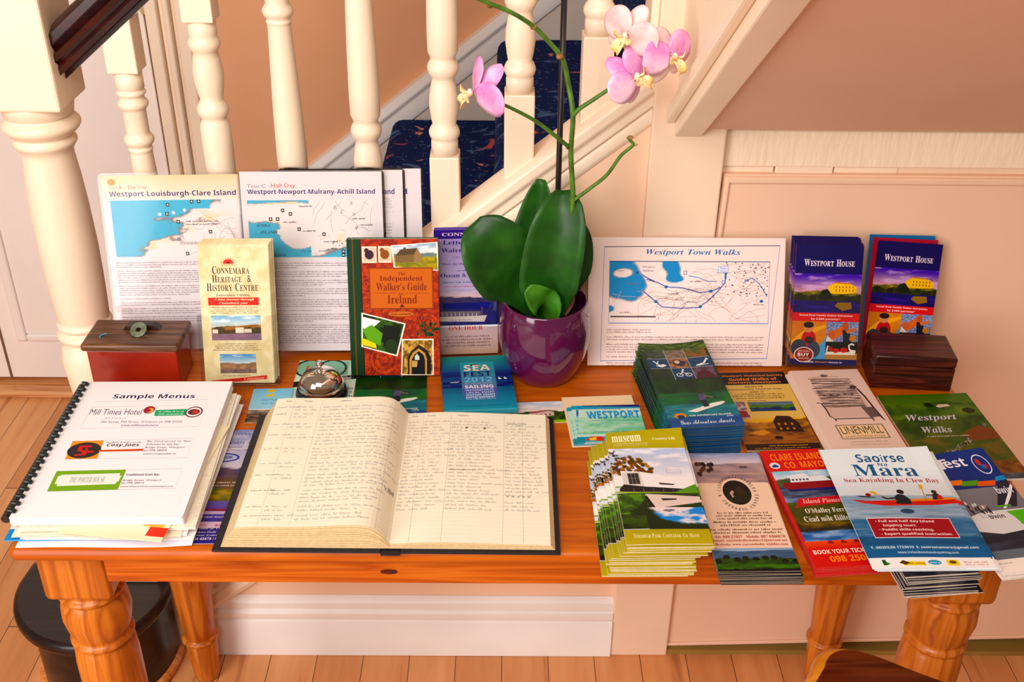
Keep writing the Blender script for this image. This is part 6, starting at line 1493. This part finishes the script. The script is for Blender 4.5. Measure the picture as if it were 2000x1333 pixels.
# --- kayak leaflets
F_ = lay([(1601, 885), (1821, 877), (1931, 1115), (1701, 1110)], .0305, .0305)
zfS = lambda x, y: .006*max(0, y-.75)/.25*x**2+.001*(1+math.sin(x*5))
def drawKay(p):
    p.rect(0, 0, 1, 1, (236, 248, 252)); B_ = (20, 100, 150); RD = (176, 24, 44); p.zoom(F_[0], *Y8)
    p.pic(0, .24, 1, .84, view(((234, 244, 250), (214, 222, 226)), [(.30, .005, 2, (170, 190, 206), (130, 156, 180), (4, 40)), (.62, .06, 2, (110, 146, 176), (70, 116, 156), (4, 34)), (.85, .04, 2, (60, 110, 150), (40, 90, 134), (4, 26))], None, 2), 60, 70)
    p.text('Saoírse', .30, .055, .735, .130, B_, 'sb'); p.text('Na', .47, .137, .555, .165, B_, 'sb'); p.text('Mara', .22, .150, .80, .255, B_, 'rb'); p.text('Sea Kayaking In Clew Bay', .10, .272, .95, .318, RD, 'rb')
    p.poly([(.13, .425), (.20, .428), (.30, .440), (.30, .446), (.18, .440)], (60, 60, 80)); p.ell(.25, .42, .025, .014, (150, 60, 60))
    p.poly([(.08, .455), (.20, .475), (.95, .455), (1, .45), (1, .49), (.80, .505), (.35, .515), (.16, .488)], (216, 40, 30)); p.poly([(.60, .455), (.98, .44), (1, .455), (.60, .475)], (226, 150, 50)); p.line([(.10, .462), (.5, .497), (.98, .475)], .001, (150, 20, 24))
    p.poly([(.46, .50), (.47, .44), (.51, .415), (.56, .42), (.60, .46), (.59, .50)], (26, 36, 46)); p.ell(.545, .395, .032, .020, (40, 24, 26)); p.line([(.50, .445), (.40, .455), (.36, .44)], .003, (40, 40, 50)); p.line([(.30, .41), (.48, .475)], .001, (190, 140, 60)); p.poly([(.27, .395), (.30, .385), (.335, .41), (.31, .425)], (226, 180, 70))
    p.poly([(.80, .46), (.82, .41), (.87, .405), (.90, .455)], (40, 40, 50)); p.poly([(.84, .46), (.86, .42), (.89, .42), (.90, .455)], (206, 50, 40)); p.ell(.845, .392, .024, .016, (70, 34, 30)); p.line([(.735, .47), (.755, .36)], .001, (190, 130, 60)); p.poly([(.735, .365), (.74, .33), (.765, .325), (.77, .355), (.755, .37)], (226, 180, 80)); p.line([(.82, .42), (.76, .42)], .002, (60, 50, 50))
    p.ell(.52, .56, .06, .02, (50, 84, 110))
    p.rect(.135, .615, .845, .775, (250, 240, 240)); p.rect(.14, .620, .84, .770, (166, 20, 40))
    for i, (t_, a, b) in enumerate((('• Full and half day Island', .20, .70), ('hopping tours.', .25, .53), ('• Paddle skills coaching.', .20, .66), ('• Expert qualified instruction.', .20, .80))): p.text(t_, a, .632+i*.034, b, .657+i*.034, (250, 230, 230), 'sb')
    p.rect(0, .825, 1, .925, (24, 104, 156)); p.text('T: (00353)86 1733610  E: saoirsenamara@gmail.com', .06, .838, .95, .862, (226, 240, 250), 'sb'); p.text('www.irelandwestseakayaking.com', .26, .878, .76, .900, (200, 226, 244), 'sb'); p.rect(0, .925, 1, 1, (250, 250, 248))
    p.rect(.10, .94, .13, .98, (30, 90, 50)); p.poly([(.13, .98), (.13, .955), (.16, .97)], (60, 150, 60)); p.rect(.26, .955, .44, .985, (240, 214, 60)); p.poly([(.23, .965), (.27, .945), (.32, .965), (.28, .98)], (90, 60, 30)); p.words(.30, .962, .43, .978, 1, (130, 104, 30), 3); p.ell(.52, .963, .055, .018, (90, 170, 206)); p.words(.48, .955, .565, .973, 1, (240, 246, 250), 4); p.rect(.62, .943, .72, .985, (244, 224, 110)); p.ell(.67, .96, .03, .012, (120, 84, 40)); p.words(.76, .95, .95, .985, 2, (220, 150, 150), 5)
r_ = leaflet('leaflet', F_, drawKay, 'large white sea kayaking leaflet on top of the front row at the table end', 'leaflet', .0011, (226, 236, 240), zf=zfS)
stack(r_, 4, 'white sea kayaking leaflet underneath the top copy', 'sea kayaking leaflets', None, fanf=lambda t: (.010*t, .003*t), jit=.001, rotj=.012, seed=71, base=.0236, proto=leaflet('leaflet', F_, drawKay, 'x', 'leaflet', .0011, (226, 236, 240)))

# ================================================================== menus: loose papers below, bound booklet on top
R = random.Random(77)
Fm = lay([(178, 744), (460, 745), (350, 1010), (9, 1015)], .0375, .040)
M0, mw, mh = Fm
PP = [(252, 246, 250), (250, 240, 232), (252, 250, 246), (244, 240, 250), (248, 236, 214)]
flat = Matrix.Identity(4)
v = M0.col[1].xyz.copy(); v.z = 0; v.normalize(); u = Vector((v.y, -v.x, 0)); oo = M0.col[3].xyz
def flatM(dx, dy, z, rot, oo=oo, u=u, v=v):
    c, s = math.cos(rot), math.sin(rot); a = u*c+v*s; b = v*c-u*s; M_ = Matrix.Identity(4); o = Vector((oo.x, oo.y, 0))+u*dx+v*dy
    for i in range(3): M_[i][0] = a[i]; M_[i][1] = b[i]; M_[i][2] = (0, 0, 1)[i]; M_[i][3] = (o.x, o.y, ZT+z)[i]
    return M_
desc = [('bottom sheet of the papers under the menus, with a pale blue map on it', .0003, -.022, .0), ('blue-edged sheet poking out by the spine under the menus', .0018, -.012, -.02)]
z = .0014
def bluemap(p): p.pic(0, .80, 1, 1, lambda X, Y: mixc(np.array((252, 244, 250.)), np.array((90, 180, 226.)), np.clip((fbm(X*3+1, Y*2+4)-.52)*14, 0, 1)), 60, 16)
leaflet('loose_paper', (flatM(.004, -.012, z, .0), .214, .31), bluemap, 'bottom sheet of the papers under the menus, with a pale blue map on it', 'paper', .0012, PP[0], zf=lambda x, y: .004*max(0, x-.9)/.1*max(0, .2-y)*2+.0008*math.sin(x*7)*(1-y), folds=1, ink=INK)
z += .0036
leaflet('loose_paper', (flatM(-.012, -.004, z, .015), .21, .30), lambda p: p.rect(0, .93, .12, 1, (40, 150, 216)), 'white sheet with a bright blue corner under the menus', 'paper', .0016, (60, 160, 216), folds=1, ink=INK)
z += .0024
labels = 'loose paper in the untidy pile under the bound menus'
for k in range(9):
    dx, dy, rt = R.uniform(-.002, .010), R.uniform(-.008, .006), R.uniform(-.035, .035)
    o = leaflet('loose_paper', (flatM(dx, dy, z, rt), .20+R.uniform(0, .014), .296), None, labels, 'paper', R.choice((.0009, .0013, .0016)), R.choice(PP), folds=2, group='loose papers under the menus')
    z += .0019
leaflet('loose_paper', (flatM(.060, -.012, z, -.14), .130, .24), lambda p: (p.rect(.0, .0, 1, 1, (250, 240, 210)), p.rect(.82, .90, 1, .97, (226, 60, 30)), p.rect(.75, .84, .95, .90, (250, 196, 120))), 'yellowed folded paper with a red corner sticking out under the menus', 'paper', .0016, (246, 230, 180), folds=2, ink=INK, zf=lambda x, y: .002*(1-(1-y)**3)*0)
z += .0022
# bound booklet
base = z+.0004
top = .0385
bm_ = flatM(0, 0, base, 0)
mb = G(); nS = 9; st = (top-base)/nS
for k in range(nS): slab(mb, mw-.001*(k % 3), mh-.0008*(k % 2), k*st, k*st+st*.72, lambda x, y, k=k: .0012*math.sin(3*y+k)*(.5 if k < nS-1 else .3)+.0008*(x**8)*(-1), 8, 8)
menu = mb.build('menu_booklet', paper((252, 248, 252))); menu.matrix_world = bm_
tag(menu, 'white comb-bound booklet of sample menus on a pile of papers', 'booklet')
Fb = (flatM(0, 0, top, 0), mw, mh)
def drawMenu(p):
    p.rect(0, 0, 1, 1, (253, 249, 252)); p.zoom(Fb[0], *Y2); K_ = (60, 54, 96); LN = (170, 160, 190)
    p.T('Sample Menus', 728, 272, 1276, 234, (44, 40, 80), 'sb'); p.L([(622, 284), (1360, 272)], .0004, LN)
    q = [p.A(598, 322), p.A(1346, 303), p.A(1293, 446), p.A(520, 460)]; p.line(q+[q[0]], .0004, LN)
    p.T('Mill Times Hotel', 578, 370, 932, 332, (80, 76, 110), 's'); p.T('W e s t p o r t', 680, 400, 822, 386, (90, 84, 110), 'si'); x, y = p.A(972, 338); p.ell(x, y, .038, .030, (176, 40, 70)); p.ell(x+.008, y+.004, .022, .018, (240, 200, 120)); p.ell(x, y+.004, .014, .012, (176, 40, 70))
    p.P([(1004, 378), (1012, 340), (1216, 332), (1204, 374)], (66, 176, 120)); p.WD(1030, 356, 1196, 342, 1, (226, 244, 232), 2); p.WD(1026, 372, 1196, 358, 1, (226, 244, 232), 3); x, y = p.A(1262, 352); p.ring(x, y, .058, .044, .18, (120, 70, 80)); p.ell(x, y, .04, .024, (110, 60, 70)); p.ell(x+.01, y, .02, .016, (206, 100, 90))
    p.T('Mill Street, Mill Street, Westport ph 098 29200', 652, 428, 1190, 408, (130, 124, 150)); p.T('www.milltimeshotel.ie', 784, 446, 1034, 430, (110, 104, 150))
    q = [p.A(474, 543), p.A(1258, 524), p.A(1216, 650), p.A(424, 660)]; p.line(q+[q[0]], .0004, LN)
    p.P([(424, 660), (476, 542), (676, 538), (632, 656)], (240, 160, 60)); x, y = p.A(548, 602); p.ell(x, y, .104, .058, (52, 44, 46))
    p.P([(500, 606), (520, 572), (600, 570), (596, 582), (540, 584), (530, 602), (560, 602), (556, 588), (576, 588), (560, 632), (480, 640), (486, 630), (530, 626), (536, 612)], (216, 30, 24)); p.P([(574, 606), (612, 604), (608, 616), (572, 618)], (216, 30, 24))
    p.WD(690, 556, 920, 544, 1, (80, 60, 90), 6); p.T('Cosy Joes', 688, 582, 912, 556, (76, 30, 60), 'sbi'); p.P([(640, 612), (646, 600), (936, 592), (930, 606)], (216, 100, 70))
    for i, (t_, a, b, yb) in enumerate((('Bar Food served 12- 9pm', 956, 1244, 552), ('Followed by late bar', 950, 1168, 572), ('Bridge Street, Westport', 942, 1206, 592), ('ph 098 28004', 934, 1088, 612), ('www.cosyjoesbar.ie', 926, 1148, 634))): p.T(t_, a, yb, b, yb-16, (96, 90, 120))
    q = [p.A(372, 742), p.A(1186, 722), p.A(1140, 850), p.A(312, 870)]; p.line(q+[q[0]], .0004, LN)
    p.P([(306, 870), (370, 738), (822, 728), (766, 858)], (132, 180, 54)); p.P([(368, 836), (400, 762), (784, 752), (752, 822)], (244, 246, 240)); p.P([(356, 822), (380, 770), (410, 768), (385, 822)], (244, 246, 240)); p.P([(750, 808), (770, 768), (792, 766), (772, 806)], (244, 246, 240))
    p.T('THE PORTER HOUSE', 446, 812, 692, 776, (170, 176, 170), 'rb')
    for i, (t_, a, b, yb) in enumerate((('Traditional Irish Bar', 816, 1042, 768), ('Bridge Street, Westport', 798, 1054, 806), ('ph 098 28014', 788, 940, 824), ('www.theporterhousewestport.ie', 778, 1128, 846))): p.T(t_, a, yb, b, yb-15, (84, 78, 110), 'sb' if i == 0 else 's')
p = Print(mw, mh, (253, 249, 252)); drawMenu(p); p.build('printed_cover', menu, INK, (top-base)-st*.28+.0006)
GB = plain('black_green_comb', (18, 30, 28), .3, .2, 60)
cg = G(); Hc = (top-base)
nt_ = 21
cg.tube([(-.007, .004, Hc*.5), (-.007, mh-.004, Hc*.5)], .0058, 12)
comb = cg.build('comb_spine', GB, menu, smooth=True)
tg = G()
for k in range(nt_):
    y = .010+(mh-.02)*k/(nt_-1)
    tg.tube([(-.004, y, Hc+.0046), (.0015, y, Hc+.0034), (.0048, y, Hc+.0014)], [.0030, .0034, .0026], 8)
tg.build('comb_teeth', GB, comb)

# ================================================================== open visitors' book
Fg = lay([(501, 813), (1068, 818), (1110, 1086), (421, 1079)], .0024)
Mg, gw, gh = Fg
COV = plain('black_book_cloth', (18, 16, 28), .45, .2, 200, .2, (600, 600, 600))
gb = empty('visitors_book'); gb.matrix_world = Mg
tag(gb, 'large open black visitors book with handwritten pages lying at the front of the table', 'book')
sx_ = .512*gw                                    # the gutter
g = G(); g.box(0, sx_-.012, 0, gh, 0, .003); g.box(sx_+.012, gw, 0, gh, 0, .003); g.box(sx_-.012, sx_+.012, -.004, gh+.004, 0, .0018)
g.build('cover', COV, gb, bevel=.0012)
ins = .006
# top surface of the pages across the book (x, z)
profL = [(.030, .0335), (.050, .0352), (.080, .0355), (.110, .0360), (.140, .0378), (.165, .0392), (.180, .0390), (.192, .0360), (.200, .0300), (.206, .0220), (.210, .0150), (.2135, .0108)]
profL = [(x*(sx_-.001)/.2135, z) for x, z in profL]
profR = [(sx_-.001, .0108), (sx_+.006, .0108), (sx_+.02, .0118), (sx_+.05, .0135), (sx_+.09, .0132), (sx_+.13, .0118), (gw-.030, .0106), (gw-.012, .0104)]
def smooth_prof(pf):
    q_ = [(q.x, q.z) for q in spline([(x, 0, z) for x, z in pf], 5)]
    xs = np.array([q[0] for q in q_]); zs = np.array([q[1] for q in q_]); s_ = np.concatenate([[0], np.cumsum(np.hypot(np.diff(xs), np.diff(zs)))])
    tt = np.linspace(0, s_[-1], 41); return [(float(np.interp(t_, s_, xs)), float(np.interp(t_, s_, zs))) for t_ in tt]
profL = smooth_prof(profL); profR = smooth_prof(profR)
def pages(name, pf, side, c, nlay=12):
    """stack of leaves under the top page, built as separate thin layers"""
    g = G(); zb = .0032
    for k in range(nlay):
        f0 = k/nlay; f1 = (k+(.70 if k < nlay-1 else .95))/nlay
        xa = lambda x, f: x+(-.024*(1-f) if side == 'L' else .006*(1-f))*((sx_-x)/sx_ if side == 'L' else (x-sx_)/(gw-sx_))
        R2 = random.Random(k*3+len(name)); jy = R2.uniform(-.0012, .0012)
        if k == nlay-1: jy = 0
        poly = [(xa(x, f1), zb+(z-zb)*f1-.00012) for x, z in pf]+[(xa(x, f0), zb+(z-zb)*f0) for x, z in pf[::-1]]
        n = len(pf)
        y0, y1 = ins+jy, gh-ins+jy
        vs = [(a, y0, b) for a, b in poly]+[(a, y1, b) for a, b in poly]; m = 2*n
        fs = [(i, i+1, m-2-i, m-1-i) for i in range(n-1)]+[(m+i+1, m+i, m+m-1-i, m+m-2-i) for i in range(n-1)]
        fs += [(i, (i+1) % m, (i+1) % m+m, i+m) for i in range(m)]
        g.add(vs, fs)
    return g.build(name, c, gb)
PGC = paper((226, 198, 150)); 
pL = pages('page_block', profL, 'L', PGC, 13); pR = pages('page_block', profR, 'R', PGC, 5)
def arcmap(pf, y0, zo):
    xs = np.array([q[0] for q in pf]); zs = np.array([q[1] for q in pf]); s_ = np.concatenate([[0], np.cumsum(np.hypot(np.diff(xs), np.diff(zs)))])
    L_ = float(s_[-1]); ii = np.linspace(0, L_, len(xs))
    def f(x, y, z): return (float(np.interp(x, ii, xs)), y+y0, float(np.interp(x, ii, zs))+.00025+z+zo)
    return f, L_
def hand(p, cols, rows, seed, inks, y0=.075, y1=.93, ragged=True):
    R = random.Random(seed); n = rows
    for i in range(n):
        y = y0+(y1-y0)*i/n
        ink = R.choice(inks)
        for j, (a, b, pr) in enumerate(cols):
            if R.random() < pr: p.scrawl(a, y, a+(b-a)*R.uniform(.55, 1.0), .0105, ink, seed*100+i*7+j, .00034, R.uniform(-.015, .01))
fL, wL = arcmap(profL, ins, 0); fR, wR = arcmap(profR, ins, 0)
hh = gh-2*ins; IV = (252, 245, 226)
p = Print(wL, hh, IV)
for k in range(34): p.line([(0, .06+k*.0275), (1, .06+k*.0275)], .00022, (206, 206, 200))
for x in (.135, .33, .86): p.line([(x, .02), (x, .99)], .0003, (196, 170, 160))
p.text('Date', .07, .022, .115, .034, (120, 110, 110), 'rb'); p.text('Name', .20, .022, .26, .034, (120, 110, 110), 'rb'); p.text('Address', .46, .022, .54, .034, (120, 110, 110), 'rb')
INKS = [(96, 92, 124), (84, 80, 98), (104, 102, 136), (116, 104, 110)]
R = random.Random(1); y = .085
while y < .95:
    m = R.randint(2, 4); ink = R.choice(INKS)
    p.scrawl(.025, y, .115, .009, ink, int(y*1e4), .00042)
    for q in range(min(2, m)): p.scrawl(.15, y+q*.026, .15+R.uniform(.09, .16), .010, ink, int(y*1e4)+q+50, .00036, -.01)
    for q in range(m): p.scrawl(.345+R.uniform(0, .01), y+q*.026, R.uniform(.70, .96), .0105, ink, int(y*1e4)+q+9, .00036, R.uniform(-.03, .0))
    y += m*.026+.010
p.scrawl(.875, .70, .94, .022, (80, 30, 60), 404, .0006); p.scrawl(.885, .712, .95, .016, (80, 30, 60), 407, .0005)
p.build('handwritten_page', pL, INK, cutx=40, cuty=2, mapf=fL)
p = Print(wR, hh, IV)
for k in range(34): p.line([(0, .06+k*.0275), (1, .06+k*.0275)], .00022, (210, 206, 196))
for x in (.115, .315, .70, .83): p.line([(x, .02), (x, .99)], .00032, (170, 150, 140))
p.text('Date', .03, .022, .075, .034, (120, 110, 110), 'rb'); p.text('Name', .14, .022, .20, .034, (120, 110, 110), 'rb'); p.text('Address', .36, .022, .44, .034, (120, 110, 110), 'rb')
INK2 = [(80, 72, 80), (72, 72, 88), (92, 80, 88), (74, 74, 112)]
hand(p, [(.012, .10, 1), (.125, .31, 1), (.325, .68, 1), (.71, .98, .95)], 27, 12, INK2, .085, .80)
for a in (.43, .56): x, y = a, .135; p.poly([(x-.014, y-.006), (x, y-.002), (x+.014, y-.006), (x, y+.012)], (60, 50, 56))
p.text('Washington DC', .33, .475, .52, .490, (60, 56, 66), 'si'); p.text('wonderful!', .72, .082, .86, .104, (70, 66, 80), 'scr')
for k in range(5): p.text('*', .72+k*.035, .665, .738+k*.035, .68, (60, 60, 76), 'rb')
p.build('handwritten_page', pR, INK, cutx=40, cuty=2, mapf=fR)
